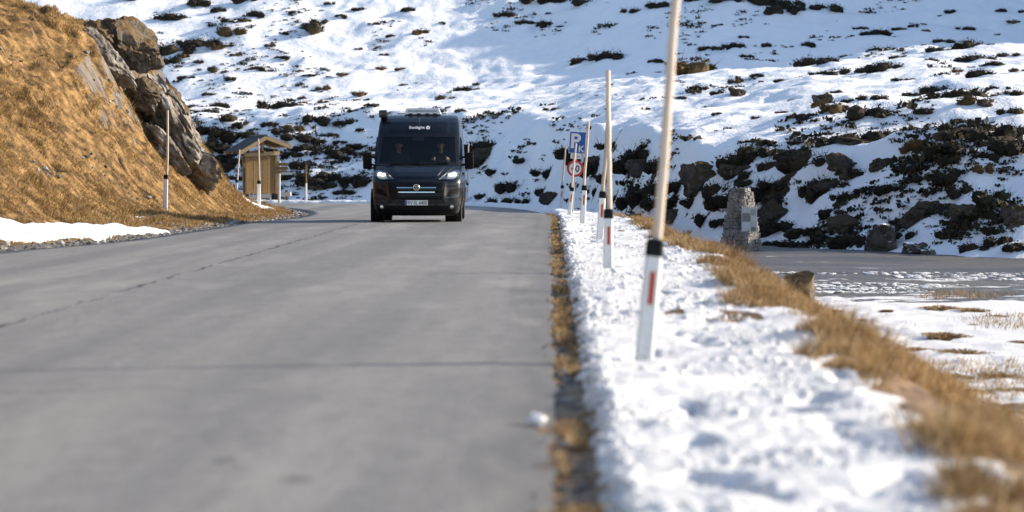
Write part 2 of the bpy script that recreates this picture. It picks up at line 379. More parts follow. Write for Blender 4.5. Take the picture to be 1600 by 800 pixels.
M['sign_red'] = plain('sign_red', (0.50, 0.025, 0.020), 0.4, 0, 0.08)
M['sign_black'] = plain('sign_black', (0.015, 0.015, 0.016), 0.5)

# ================================================================== LARGE STRUCTURE
def zr(Y): return np.interp(Y, [-100, 46, 52, 58, 66, 80, 100, 112], [0, 0, -.02, -.10, -.19, -.30, -.36, -.40])
OUTER = np.array([(0, -60), (0, 2), (0, 28), (0, 33.5), (0, 37), (0, 42), (0, 54), (.02, 64), (-.1, 74), (-1.0, 86), (-2.6, 94), (-5.5, 101), (-10, 104.5), (-20, 106.8), (-60, 108)], float)
INNER = np.array([(-8.6, -60), (-8.6, 2), (-8.6, 28), (-8.1, 33.5), (-7.45, 37), (-7.1, 42), (-7.0, 54), (-7.3, 66), (-8.0, 76), (-9.2, 84), (-10.8, 89.5), (-13.5, 93), (-18, 95.5), (-26, 96.8), (-60, 98)], float)
def resample(P, n):
    # parametrise both edges with the same stations so that cross lines stay square
    k = np.linspace(0, len(P) - 1, n); i = np.arange(len(P))
    # Catmull-Rom
    out = []
    for u in k:
        a = min(int(u), len(P) - 2); t = u - a
        p0, p1, p2, p3 = P[max(a - 1, 0)], P[a], P[a + 1], P[min(a + 2, len(P) - 1)]
        out.append(0.5 * ((2 * p1) + (-p0 + p2) * t + (2 * p0 - 5 * p1 + 4 * p2 - p3) * t * t + (-p0 + 3 * p1 - 3 * p2 + p3) * t ** 3))
    return np.array(out)

# ---- the ground sheet that reaches the horizon
def ground_sheet():
    n = 41; a = np.sign(np.linspace(-1, 1, n)) * np.abs(np.linspace(-1, 1, n)) ** 3 * 4000
    X, Y = np.meshgrid(a, a, indexing='ij'); Z = np.full_like(X, -2.6)
    me = np_mesh('ground', np.stack([X, Y, Z], -1).reshape(-1, 3), grid_faces(n, n), attrs={'snow': np.full(n * n, .62), 'gravel': np.zeros(n * n)})
    tag(link('ground', me, M['verge']), kind='structure')
ground_sheet()

# ---- road
def road():
    n, c = 900, 25
    # denser stations near the camera through arc-wise resampling
    o = resample(OUTER, 1600); i = resample(INNER, 1600)
    u = np.linspace(0, 1, c); P = o[:, None, :] * (1 - u)[None, :, None] + i[:, None, :] * u[None, :, None]
    jag = fbm(P[:, 0, 1] * 3.0, P[:, 0, 1] * 0 + 3, 4, 4) * 0.05 + fbm(P[:, 0, 1] * .5, P[:, 0, 1] * 0 + 8, 5, 3) * .05
    P[:, 0, 0] += jag
    P[:, -1, 0] += fbm(P[:, -1, 1] * 1.2, P[:, -1, 1] * 0 + 9, 6, 4) * 0.12
    X, Y = P[..., 0], P[..., 1]
    Z = zr(Y) + 0.03 * np.sin(np.pi * u)[None, :] + 0.012 * fbm(X * .6, Y * .25, 3, 3)
    Z[:, 0] -= .012
    top = np.stack([X, Y, Z], -1)
    V = top.reshape(-1, 3); fc = grid_faces(1600, c)
    # broken asphalt lip down the sides
    lip = top[:, [0, -1], :].copy(); lip[..., 2] -= 0.12; lip[:, 0, 0] += .03; lip[:, 1, 0] -= .03
    b = len(V); V = np.vstack([V, lip.reshape(-1, 3)])
    k = np.arange(1599); r0 = k * c; r1 = (k + 1) * c
    f1 = np.stack([r0, b + k * 2, b + (k + 1) * 2, r1], -1); f2 = np.stack([r0 + c - 1, r1 + c - 1, b + (k + 1) * 2 + 1, b + k * 2 + 1], -1)
    tag(link('road', np_mesh('road', V, [np.vstack([fc, f1, f2])]), M['road']), kind='structure')
road()

# ---- right verge: dirt edge, snow bank, grassy crest, slope down to the lay-by
def wR(Y): return np.interp(Y, [4, 7, 8.85, 10.8, 13, 16.6, 18.7, 20.4, 26, 31, 38, 60, 80], [1.4, 1.55, 1.66, 1.60, 1.66, 1.98, 1.96, 1.72, 1.88, 2.05, 1.85, 1.9, 1.7]) + .10 * vn(np.asarray(Y) * 1.3, np.asarray(Y) * 0 + 2, 3) + .1 * vn(np.asarray(Y) * .5, np.asarray(Y) * 0 + 6, 3)
def outerX(Y): return np.interp(Y, OUTER[:, 1], OUTER[:, 0])
LOT = -1.0
POLES_R = [(.595, 14.63), (.687, 27.15), (.81, 37.4), (.694, 49.4), (.54, 65.9)]    # feet of the marker posts, each in a melted hollow
def zV(X, Y, detail=True):
    X = np.asarray(X, float); Y = np.asarray(Y, float)
    d = X - outerX(Y); w = wR(Y); base = zr(Y)
    bank = sst(0.17, 0.30, d + .05 * fbm(X * 3, Y * 3, 8, 3))
    z = base - 0.030 + bank * 0.090
    z = z + 0.03 * np.exp(-((d - w - .15) / .3) ** 2)
    drop = sst(w - .15, w + 2.5, d)
    lot = LOT + 0.05 * fbm(X * .25, Y * .2, 21, 3)
    z = z * (1 - drop) + lot * drop
    if detail:
        sn = bank * (1 - sst(w - .1, w + .3, d))
        z = z + sn * (.045 * fbm(X * 1.6, Y * 1.6, 31, 3) + .032 * fbm(X * 6, Y * 6, 33, 4) * sst(-.5, .7, fbm(X * .9, Y * .9, 35, 2)) + .05 * fbm(X * .7, Y * .5, 36, 2) - .075 * sst(.34, .62, fbm(X * 3.0, Y * 2.4, 39, 3)) + .015 * np.abs(fbm(X * 18, Y * 18, 37, 2)))
        z = z + (1 - sn) * (.035 * fbm(X * 5, Y * 5, 41, 3)) * (1 - .6 * sst(w + 3, w + 4, d))
        for hx, hy in POLES_R: z = z - .06 * np.exp(-((X - hx) ** 2 + (Y - hy) ** 2) / .022)
        z = z + drop * .06 * np.maximum(0, fbm(X * 1.2, Y * .8, 45, 3)) * (Y < 40)
    return z
def verge():
    xs = axis([(-.12, 2.9, .028), (2.95, 6, .07), (6.1, 16, .14), (16.3, 60, .8)])
    ys = axis([(3, 12, .035), (12.05, 25, .06), (25.1, 45, .11), (45.2, 78, .2)])
    X, Y = np.meshgrid(xs, ys, indexing='ij'); X = X + outerX(Y) * 1.0
    Z = zV(X, Y); d = X - outerX(Y); w = wR(Y)
    sn = sst(.14, .34, d + .08 * fbm(X * 4, Y * 4, 8, 3)) * (1 - sst(w - .12, w + .22, d + .22 * fbm(X * 2.2, Y * 2.2, 12, 3)))
    sn = np.where(d < w, sn * 1.25, sn)
    far = sst(w + 1.2, w + 2.4, d)
    snow_lot = far * np.interp(Y, [3, 14, 20, 25, 30, 36, 37.5, 40, 45, 48, 70], [.50, .50, .52, .66, .95, .92, .58, .44, .42, .24, .20])
    S = np.maximum(sn, snow_lot)
    # bare tufts showing through the crust on the bank
    S = S - .9 * (d < w) * sst(.66, .80, fbm(X * .9, Y * .6, 51, 3) + .25 * sst(w - .9, w, d))
    G = np.maximum(sst(0.30, .12, d) * .28, far * sst(36, 38.5, Y))
    me = np_mesh('verge', np.stack([X, Y, Z], -1).reshape(-1, 3), grid_faces(len(xs), len(ys)), attrs={'snow': S, 'gravel': G})
    tag(link('snowy_verge', me, M['verge']), kind='structure')
verge()

# ---- hillside: bank, gently rising snowfield, steeper slope above
def Yb(X): return np.interp(X, [-90, -40, -13, -5, -1, 0.5, 2.2, 3.6, 5, 8, 11.6, 20, 40, 100], [125, 119, 112, 109, 103, 97, 86, 76, 68, 62, 56.5, 52, 46, 40])
def zH(X, Y, detail=True):
    X = np.asarray(X, float); Y = np.asarray(Y, float)
    s = Y - Yb(X) + 1.6 * fbm(X * .12, Y * .12, 61, 3)
    right = sst(-2, 6, X)
    z0 = -.5 - .55 * right
    Lb = 10.0; hb = 4.3 - 1.1 * right
    Yt = 143 - 3 * right                            # where the snowfield ends
    st_ = .10 - .013 * right
    z = z0 + hb * (.45 * sst(0, Lb, s) + .55 * np.clip(s / Lb, 0, 1)) + st_ * np.maximum(0, s - Lb)
    up = np.maximum(0, Y - Yt); z = z + .27 * (np.sqrt(up * up + 16) - 4)
    z = z - .5 * np.maximum(0, -s) * .6
    # unseen spur added right of the frame, crest shaped to shadow the upper slope
    z = z + SHADOW_SPUR(X, Y)
    if detail:
        k = sst(-2, 3, s)
        z = z + k * (.75 * fbm(X * .10, Y * .10, 63, 3) + .22 * fbm(X * .42, Y * .34, 65, 3) + .12 * fbm(X * 1.1, Y * .8, 67, 3) + .035 * fbm(X * 3.3, Y * 2.6, 69, 2))
        z = z + sst(0, 3, s) * (1 - sst(Lb, Lb + 5, s)) * .45 * fbm(X * .5, Y * .7, 71, 4)
    return z
def SHADOW_SPUR(X, Y):
    k = sst(33, 42, X) * (1 - .8 * sst(50, 75, X)); Yw = Y - (X - 42) * .25
    add = np.interp(Yw, [117, 125, 134, 142, 150, 155, 160, 167, 172, 177, 182, 192], [0, 6.5, 12.6, 12.4, 11.8, 11.3, 11.4, 11.8, 11.6, 11.3, 8, 0])
    return k * add * (1 + .10 * fbm(X * .16, Y * .30, 191, 4))
VEG = []                                            # (x, y, radius) of bare patches round the shrubs, filled below
def hit(px, py, zf=zH, y0=50.0, y1=260.0):
    """depth at which the view ray through a pixel meets a height field"""
    Ys = np.arange(y0, y1, .15); X = (px - VPX) * Ys / F; Z = CAMH - (py - HOR) * Ys / F
    below = Z < zf(X, Ys)
    i = np.argmax(below)
    return Ys[i] if below.any() else None

# shrubs and boulders seen on the hill: photograph x, y, width in px, kind (d dark, b brown, g mixed)
SHR = """263 28 36 d;209 4 30 d;314 11 30 d;388 7 26 g;515 10 12 d;344 21 22 d;397 33 22 d;360 46 25 g;386 47 14 b;364 63 30 b;294 66 22 d;
314 72 50 d;270 79 46 d;344 79 26 b;366 88 14 b;261 96 34 g;290 90 16 b;532 33 16 d;482 57 34 g;502 46 20 g;640 22 18 d;653 58 22 b;612 60 10 d;559 77 10 b;
362 136 18 g;598 116 18 b;626 117 12 b;565 151 20 b;484 131 14 d;502 144 20 b;476 166 16 b;506 168 14 b;436 173 46 d;493 197 40 d;340 171 24 d;366 196 22 d;
537 199 22 g;336 210 50 d;318 205 30 d;462 236 34 d;458 214 24 b;497 232 30 d;530 230 16 d;563 214 12 d;532 262 24 d;502 297 46 d;480 303 36 d;554 293 40 d;570 300 30 d;
471 276 30 d;445 284 34 d;331 249 40 d;327 227 40 d;349 262 30 d;344 276 24 d;375 284 24 d;567 262 22 d;524 276 16 d;520 303 30 d;350 228 26 d;362 243 20 d;
731 151 26 d;701 160 22 b;742 135 10 g;865 174 20 d;760 230 50 d;756 245 40 d;812 258 20 d;856 267 40 d;799 293 36 d;847 302 26 d;790 315 40 d;755 300 24 d;820 318 30 d;770 270 22 d;
887 245 40 d;852 13 50 d;817 42 20 d;786 33 24 d;852 44 26 d;876 44 10 d;898 103 14 d;913 98 30 d;944 97 38 d;1025 100 18 d;1106 81 26 d;1143 79 24 d;1165 88 18 d;
1088 107 64 b;1092 129 22 d;1119 139 16 d;1145 115 20 b;1197 78 16 d;1259 74 18 d;1259 93 44 d;1294 98 30 d;1281 122 26 d;1368 66 30 d;1375 85 36 d;1421 78 26 d;1445 56 14 b;
1469 70 24 d;1460 90 26 g;1340 113 34 d;1383 115 36 d;1399 128 14 d;1418 127 16 d;1512 90 40 d;1525 103 44 d;1547 114 20 d;1571 98 24 d;1582 47 16 b;1423 45 12 d;1504 49 22 d;1595 33 14 d;
1458 140 24 d;1486 155 50 d;1556 149 30 b;1591 125 20 b;1278 164 36 b;1364 165 36 d;1353 186 60 d;1355 210 80 d;1296 217 30 d;1311 182 40 b;1259 191 20 d;1530 175 40 b;1106 162 14 d;1403 195 40 b;
1162 5 60 d;1130 8 50 d;1195 8 44 d;1088 5 36 d;1232 9 30 d;1027 13 24 d;987 20 22 d;913 13 30 d;1215 28 40 d;1235 22 24 d;1285 17 40 d;1160 63 12 d;
957 245 50 d;930 262 50 d;905 255 36 d;1000 255 60 d;985 275 50 d;1030 262 40 d;1145 249 60 d;1180 234 40 g;1206 245 40 d;1245 236 60 d;1250 262 60 d;1160 268 50 d;1329 267 40 d;1294 280 70 d;
1206 306 80 d;1220 290 60 d;1119 324 40 d;1053 324 60 d;1009 302 50 d;1040 295 50 d;1080 310 40 d;990 325 40 d;960 310 40 d;930 300 34 d;1171 282 40 d;1276 302 40 d;1316 313 40 d;1386 311 40 d;1350 300 24 d;1412 273 24 d;1425 284 34 d;
1478 287 50 d;1486 254 60 d;1456 255 30 d;1442 232 40 b;1499 214 60 g;1556 219 70 d;1591 223 40 d;1574 240 50 d;1534 254 30 d;1495 227 40 d;1534 271 26 b;1411 239 24 b;1230 345 40 d;1260 360 40 d;1290 372 44 d;1240 382 40 d;1330 385 50 d;
1420 300 30 g;1545 300 50 g;1500 296 40 g;1400 345 34 d;1420 372 40 d;1480 365 44 d;1520 385 50 d;1560 372 36 d;1590 392 40 d;1545 352 30 d;1100 345 36 d;1075 352 40 d;1030 345 36 d;1205 375 30 d;1000 345 36 d;310 240 34 d;325 262 30 d;355 250 36 d;400 265 40 d;420 250 30 d;455 262 36 d;480 250 30 d;510 260 34 d;440 225 30 d;400 235 26 d;380 215 26 g;420 200 24 d;540 245 26 d;560 235 24 d;515 215 20 d;540 310 26 d;430 300 30 d;400 290 30 d;320 285 40 d;335 300 36 d;350 190 26 g;380 175 20 d;410 160 16 b;320 180 26 d;300 160 24 d;325 150 18 d;470 150 14 g;540 130 14 b;400 120 18 d;440 100 14 d;330 115 20 g;290 130 18 d;310 100 16 d;420 80 14 b;445 60 12 d;460 30 14 d;560 20 14 d;585 45 12 d;690 40 10 d;600 90 10 b;1120 290 50 d;1140 312 50 d;1180 300 50 d;1165 332 40 d;1195 352 46 d;1060 282 40 d;1130 345 36 d;1270 285 40 d;1300 330 40 d;950 287 40 d;1020 322 40 d;970 350 40 d;1180 110 16 d;1220 125 14 d;1320 85 16 d;1300 140 18 g;1240 150 14 d;1400 60 20 d;1340 50 14 d;1450 105 18 d;1490 120 20 b;1540 70 18 d;1560 30 16 d;1480 30 14 d;1420 150 20 d;1440 180 26 d;1500 190 30 d;1570 190 30 g;1220 175 16 b;1180 190 14 d;1120 180 12 d;1060 150 12 d;1400 95 20 d;1530 130 26 d;1330 160 20 d;1240 210 20 d;1200 215 18 d;1580 165 26 d"""
shr = [(float(a), float(b), float(c), k) for a, b, c, k in (e.split() for e in SHR.replace('\n', '').split(';') if e.strip())]
# px x, y, width, height, material, label
BLD = [(1092, 268, 74, 58, 'rock_dark', 'large rounded grey boulder on the bank left of the stone cairn'),
       (1320, 252, 76, 40, 'rock_dark', 'broad grey boulder along the bank top, above and right of the cairn'),
       (1372, 256, 36, 26, 'rock_dark', 'small grey boulder just right of the broad bank-top boulder'),
       (1151, 133, 32, 18, 'rock_dark', 'lone grey rock on the sunlit snowfield beside the tall near pole'),
       (1284, 150, 50, 24, 'rock_dark', 'flat grey rock in the middle of the snowfield with brown scrub below'),
       (1442, 326, 66, 42, 'rock_dark', 'dark wedge boulder in the row of three above the gravel lay-by'),
       (1510, 327, 70, 42, 'rock_dark', 'brown-grey block boulder, middle of the row of three above the lay-by'),
       (1588, 332, 52, 44, 'rock_dark', 'pale-faced boulder at the right end of the row of three above the lay-by'),
       (1376, 368, 84, 66, 'rock_snow', 'largest dark leaning boulder at the foot of the slope behind the lay-by'),
       (1440, 392, 54, 34, 'rock_snow', 'low boulder with a lit corner at the far edge of the lay-by'),
       (1317, 348, 66, 34, 'rock_dark', 'long flat dark rock left of the leaning boulder behind the lay-by'),
       (1206, 318, 70, 50, 'rock_dark', 'dark rock mass directly behind the stone cairn'),
       (1537, 168, 30, 22, 'rock_dark', 'small brown-topped rock high on the right of the snowfield'),
       (860, 308, 34, 24, 'rock_dark', 'small dark rock on the bank left of the parking sign')]
def place_px(px, py):
    Y = hit(px, py, lambda x, y: zH(x, y, False))
    if Y is None: return None
    x = (px - VPX) * Y / F
    return x, Y
shr_w = []
for px, py, w, k in shr:
    p = place_px(px, py)
    if p: shr_w.append((p[0], p[1], w * p[1] / F, k)); VEG.append((p[0], p[1], .42 * w * p[1] / F))

def hillside():
    xs = axis([(-95, -48, 1.4), (-47, -17, .40), (-16.8, 34, .21), (34.5, 110, 1.1)])
    ys = axis([(40, 54, .6), (54.2, 128, .21), (128.3, 182, .32), (183, 280, 1.6)])
    X, Y = np.meshgrid(xs, ys, indexing='ij')
    Z = zH(X, Y); s = Y - Yb(X)
    veg = np.full(X.shape, -.05)
    bank = sst(-1, 1.5, s) * (1 - sst(8, 12, s)); veg = veg + .17 * bank
    veg = veg + .16 * sst(-14, -20, X) * (s > 8) * (1 - sst(28, 40, s))
    veg = veg + .02 * sst(9, 16, X) * (s > 8)
    for x, y, r in VEG:
        i0, i1 = np.searchsorted(xs, [x - 2.2 * r, x + 2.2 * r]); j0, j1 = np.searchsorted(ys, [y - 3.2 * r, y + 3.2 * r])
        d = np.hypot((X[i0:i1, j0:j1] - x) / r, (Y[i0:i1, j0:j1] - y) / (1.4 * r))
        veg[i0:i1, j0:j1] += .5 * np.exp(-(d * 1.25) ** 2)
        Z[i0:i1, j0:j1] += .16 * r * np.exp(-(d * 1.1) ** 2)
    me = np_mesh('hillside', np.stack([X, Y, Z], -1).reshape(-1, 3), grid_faces(len(xs), len(ys)), attrs={'veg': veg})
    tag(link('hillside', me, M['hill']), kind='structure')
hillside()

# ---- snow berm along the outer edge of the bend
def berm():
    o = resample(OUTER, 1200); o = o[(o[:, 1] > 70) & (o[:, 0] > -45)]
    t = np.gradient(o, axis=0); t /= np.linalg.norm(t, axis=1)[:, None]; nrm = np.stack([t[:, 1], -t[:, 0]], -1)
    u = np.linspace(0, 1, 12); w = 1.5 + .5 * fbm(o[:, 1] * .6 + o[:, 0] * .5, o[:, 0] * .3, 81, 3)
    off = .12 + w[:, None] * u[None, :] + .12 * fbm(o[:, :1] * 1.7, o[:, 1:] * 1.7, 83, 3) * (u[None, :] < .1)
    P = o[:, None, :] + nrm[:, None, :] * off[..., None]
    hgt = np.interp(u, [0, .06, .3, .7, 1], [-.06, .07, .12, .08, -.25])
    Z = zr(np.minimum(P[..., 1], 112)) + hgt[None, :] * (1 + .6 * fbm(P[..., 0] * 1.1, P[..., 1] * 1.1, 85, 3)) + .03 * fbm(P[..., 0] * 4, P[..., 1] * 4, 86, 2)
    tag(link('snow_berm', np_mesh('snow_berm', np.concatenate([P, Z[..., None]], -1).reshape(-1, 3), grid_faces(len(o), 12)), M['snow_far']), kind='structure')
berm()

# ---- grassy knoll on the left
def innerX(Y): return np.interp(Y, INNER[:12, 1], INNER[:12, 0])
def zK(X, Y, detail=True):
    X = np.asarray(X, float); Y = np.asarray(Y, float)
    d = np.maximum(0, -9.15 - X + .25 * fbm(Y * .25, Y * 0 + 4, 91, 2)) ; e = innerX(Y) - X
    gentle = .82 * (np.sqrt(np.maximum(0, d - .25) ** 2 + .12) - .346)
    cliff = np.interp(d, [0, .30, .75, 1.2, 1.7, 2.2, 2.8, 3.2, 4.3, 5.3, 9, 30], [0, .10, .50, 1.05, 1.8, 2.5, 3.6, 4.5, 5.2, 5.55, 6.6, 12])
    t = sst(50, 64.5, Y + .35 * (d - 2)); z = gentle * (1 - t) + cliff * t
    back = sst(70.5, 80, Y + .10 * (X + 9.5)); low = .09 * sst(0, 1.5, d) + .05 * np.maximum(0, d - 1.0)
    z = z * (1 - back) + low * back
    z = z + zr(Y) - .05 + .06 * sst(.1, 1.1, e) + .07 * np.clip(e - .5, 0, 2.4)
    if detail:
        k = sst(.3, 1.6, e)
        hum = fbm(X * 1.3 + Y * .25, Y * .9, 93, 4)
        z = z + k * (.30 * hum * sst(.4, 2, d) + .24 * np.abs(fbm(X * 1.9, Y * 1.3, 94, 4)) * sst(.4, 2, d) + .06 * fbm(X * 4, Y * 3, 95, 3) + .22 * fbm(X * .4, Y * .4, 97, 2) * sst(1, 3, d) * (1 - back))
        z = z + .018 * fbm(X * 9, Y * 9, 99, 2)
    return z
def snowK(X, Y):
    # the melting patch by the road and scraps further along
    e = innerX(Y) - X; top = np.interp(Y, [28, 34, 38, 41, 43, 45, 46.5], [2.6, 2.7, 2.9, 2.9, 2.2, 1.2, .4])
    a = sst(-.15, .2, e - np.interp(Y, [30, 36, 41, 45], [.75, .85, .55, .45]) + .4 * fbm(X * 1.6, Y * .7, 113, 3)) * (1 - sst(top - .25, top + .25, e + .5 * fbm(X * 1.1, Y * .6, 115, 3))) * (1 - sst(43.5, 46, Y))
    b = .60 * np.exp(-((X + 9.9) / 1.2) ** 2 - ((Y - 77.5) / 5.0) ** 2)
    c = .50 * np.exp(-((X + 9.2) / .7) ** 2 - ((Y - 52) / 6) ** 2)
    return np.maximum(np.maximum(a * 1.15, b), c)
def knoll():
    xs = -axis([(7.9, 15, .055), (15.1, 22, .12), (22.3, 60, .9)])[::-1]
    ys = axis([(0, 27, .6), (27.2, 82, .10), (82.2, 100, .25)])
    X, Y = np.meshgrid(xs, ys, indexing='ij'); X = X + (innerX(Y) + 8.3)
    Z = zK(X, Y); e = innerX(Y) - X
    S = snowK(X, Y); Z = Z + .05 * sst(.45, .65, S)
    gx, gy = np.gradient(Z, xs, ys); sl_ = np.hypot(gx, gy)
    rk = sst(1.5, 2.4, sl_) * (Y > 58) * sst(1.2, 2.5, Z)
    G = 1 - sst(.35, np.interp(Y, [30, 42, 50, 90], [1.3, 1.1, .7, .6]), e)
    G = G + .55 * sst(.45, .8, fbm(X * .55, Y * .28 - X * .5, 117, 3)) * (Z > .6)
    me = np_mesh('knoll', np.stack([X, Y, Z], -1).reshape(-1, 3), grid_faces(len(xs), len(ys)), attrs={'snow': S, 'gravel': G, 'rock': rk})
    tag(link('grassy_knoll', me, M['knoll']), kind='structure')
knoll()

# ------------------------------------------------------------------ blades of grass, stones
def blades(name, P, h, wdt, lean, mat, bend=.5):
    """P base points (n,3); lean = unit horizontal direction (n,2) of the droop"""
    n = len(P); ang = rng.uniform(0, np.pi, n); sx = np.stack([np.cos(ang), np.sin(ang), np.zeros(n)], -1) * (wdt / 2)[:, None]
    L = np.concatenate([lean, np.zeros((n, 1))], 1); up = np.array([0, 0, 1.0])
    b = bend * rng.uniform(.35, 1.3, n)
    mid = P + up * (h * .58)[:, None] + L * (h * b * .30)[:, None]
    tip = P + up * (h * (1 - .35 * b))[:, None] + L * (h * b)[:, None]
    V = np.stack([P - sx, P + sx, mid + sx * .7, mid - sx * .7, tip], 1).reshape(-1, 3)
    o = np.arange(n) * 5
    q = np.stack([o, o + 1, o + 2, o + 3], -1); t = np.stack([o + 3, o + 2, o + 4], -1)
    return tag(link(name, np_mesh(name, V, [q, t], smooth=False), mat), kind='stuff')
def rdir(n, bias=(0, 0), k=1.0):
    a = rng.uniform(0, 2 * np.pi, n); v = np.stack([np.cos(a), np.sin(a)], -1) * k + np.array(bias); return v / np.linalg.norm(v, axis=1)[:, None]
def tufts(name, C, rad, hgt, nb, wdt, lean, mat, zf, spread=1.0):
    """clumps: every blade leaves its clump centre outwards; lean = extra horizontal pull (n,2)"""
    n = len(C); k = np.repeat(np.arange(n), nb); m = len(k); a = rng.uniform(0, 2 * np.pi, m); q = np.sqrt(rng.random(m))
    X = C[k, 0] + rad[k] * q * np.cos(a); Y = C[k, 1] + rad[k] * q * np.sin(a); Z = zf(X, Y)
    L = np.stack([np.cos(a), np.sin(a)], -1) * (q * spread)[:, None] + lean[k] + rng.normal(0, .25, (m, 2)); L /= np.linalg.norm(L, axis=1)[:, None]
    h = hgt[k] * rng.uniform(.55, 1.25, m) * (1.15 - .45 * q)
    return blades(name, np.stack([X, Y, Z - .012], -1), h, np.full(m, wdt) * rng.uniform(.6, 1.4, m), L, mat, 1.25)
# crest of the right verge
def verge_grass():
    n = 5200; Y = 5.5 + 56 * rng.random(n) ** 1.45; w = wR(Y); d = w + np.abs(rng.normal(0, .46, n)) - .10
    cl = fbm(d * 1.3, Y * .8, 121, 3); keep = (cl + rng.normal(0, .12, n) > -.02 + .12 * (Y > 34)) & (d > w - .1 + .16 * fbm(d * 2, Y * 2, 122, 2))
    d, Y, cl = d[keep], Y[keep], cl[keep]; n = len(d); X = d + outerX(Y)
    hgt = np.clip(rng.lognormal(-2.05, .38, n), .05, .30) * (1 + .8 * np.clip(cl, -.3, .8))
    tufts('verge_grass', np.stack([X, Y], -1), rng.uniform(.04, .13, n), hgt, 34, .0062, np.stack([rng.normal(.25, .25, n), rng.normal(-.2, .25, n)], -1), M['straw'], zV)
    # single tall dead stems
    n = 1500; Y = 6 + 52 * rng.random(n) ** 1.3; X = outerX(Y) + wR(Y) + np.abs(rng.normal(.2, .35, n)); keep = fbm(X * 1.3, Y * .8, 121, 3) > .02; X, Y = X[keep], Y[keep]
    blades('dead_stems', np.stack([X, Y, zV(X, Y)], -1), np.clip(rng.normal(.30, .08, len(X)), .12, .5), np.full(len(X), .0035), rdir(len(X), (.3, -.1)), M['straw'], .5)
    # grass of the slope and around the lay-by
    n = 60000; Y = 12 + 30 * rng.random(n); X = wR(Y) + .7 + 7 * rng.random(n) ** 1.5
    c = fbm(X * .55, Y * .30, 131, 4); near = 1 - sst(wR(Y) + 1.2, wR(Y) + 2.3, X)
    keep = (c + .5 * near + .34 * (Y < 26.5) + rng.normal(0, .06, n)) > .30
    X, Y = X[keep], Y[keep]; Z = zV(X, Y)
    blades('lay_by_grass', np.stack([X, Y, Z - .01], -1), np.clip(rng.normal(.085, .03, len(X)), .03, .2), np.full(len(X), .008), rdir(len(X), (.2, -.4), .8), M['turf'], 1.1)
    # tufts and dead stems in the dirt edge and through the snow
    n = 22000; Y = 5.5 + 70 * rng.random(n) ** 1.5; X = outerX(Y) + rng.normal(.11, .05, n); Z = zV(X, Y)
    keep = vn(X * 4, Y * 2.0, 141) > -.1; X, Y, Z = X[keep], Y[keep], Z[keep]
    blades('road_edge_grass', np.stack([X, Y, Z], -1), np.clip(rng.normal(.045, .02, len(X)), .015, .10), np.full(len(X), .009), rdir(len(X)), M['straw'], 1.1)
verge_grass()
def knoll_slope(X, Y):
    return (zK(X - .1, Y) - zK(X + .1, Y)) / .2, (zK(X, Y + .1) - zK(X, Y - .1)) / .2
def knoll_sites(n):
    X = -8.6 - 9.5 * rng.random(n); Y = 33 + 55 * rng.random(n); X = X + (innerX(Y) + 8.3); Z = zK(X, Y); e = innerX(Y) - X
    vis = (X * F / Y + VPX > -60) & (Z < CAMH + (HOR + 40) * Y / F); X, Y, Z, e = X[vis], Y[vis], Z[vis], e[vis]
    dz, dzy = knoll_slope(X, Y); bare = fbm(X * .55, Y * .28 - X * .5, 117, 3)
    keep = (snowK(X, Y) < .40 + .15 * rng.random(len(X))) & (e > .55 + .35 * rng.random(len(X)) + .25 * vn(Y * 1.3, Y * 0, 152)) & (np.hypot(dz, dzy) < 2.0) & (bare + rng.normal(0, .12, len(X)) < .50)
    return X[keep], Y[keep], Z[keep], dz[keep], dzy[keep]
def knoll_grass():
    X, Y, Z, dz, dzy = knoll_sites(230000)
    lean = np.stack([dz + .15, -dzy - .05], -1) + rng.normal(0, .4, (len(X), 2)); lean /= np.linalg.norm(lean, axis=1)[:, None]
    keep = fbm(X * 2.2, Y * 1.6, 151, 3) + rng.normal(0, .3, len(X)) > -.1; X, Y, Z, lean = X[keep], Y[keep], Z[keep], lean[keep]
    blades('knoll_turf', np.stack([X, Y, Z - .01], -1), np.clip(rng.normal(.05, .02, len(X)), .02, .11), rng.uniform(.006, .015, len(X)), lean, M['turf'], 1.5)
    X, Y, Z, dz, dzy = knoll_sites(17000); t_ = fbm(X * .9, Y * .6, 153, 3); keep = t_ + rng.normal(0, .22, len(X)) > -.02; X, Y, dz, dzy, t_ = X[keep], Y[keep], dz[keep], dzy[keep], t_[keep]; n = len(X)
    tufts('knoll_tussocks', np.stack([X, Y], -1), rng.uniform(.05, .17, n), np.clip(rng.lognormal(-2.3, .35, n), .05, .2) * (1 + .6 * np.clip(t_, 0, 1)), 26, .013, np.stack([dz * .8 + .1, -dzy * .8], -1), M['turf'], zK)
knoll_grass()

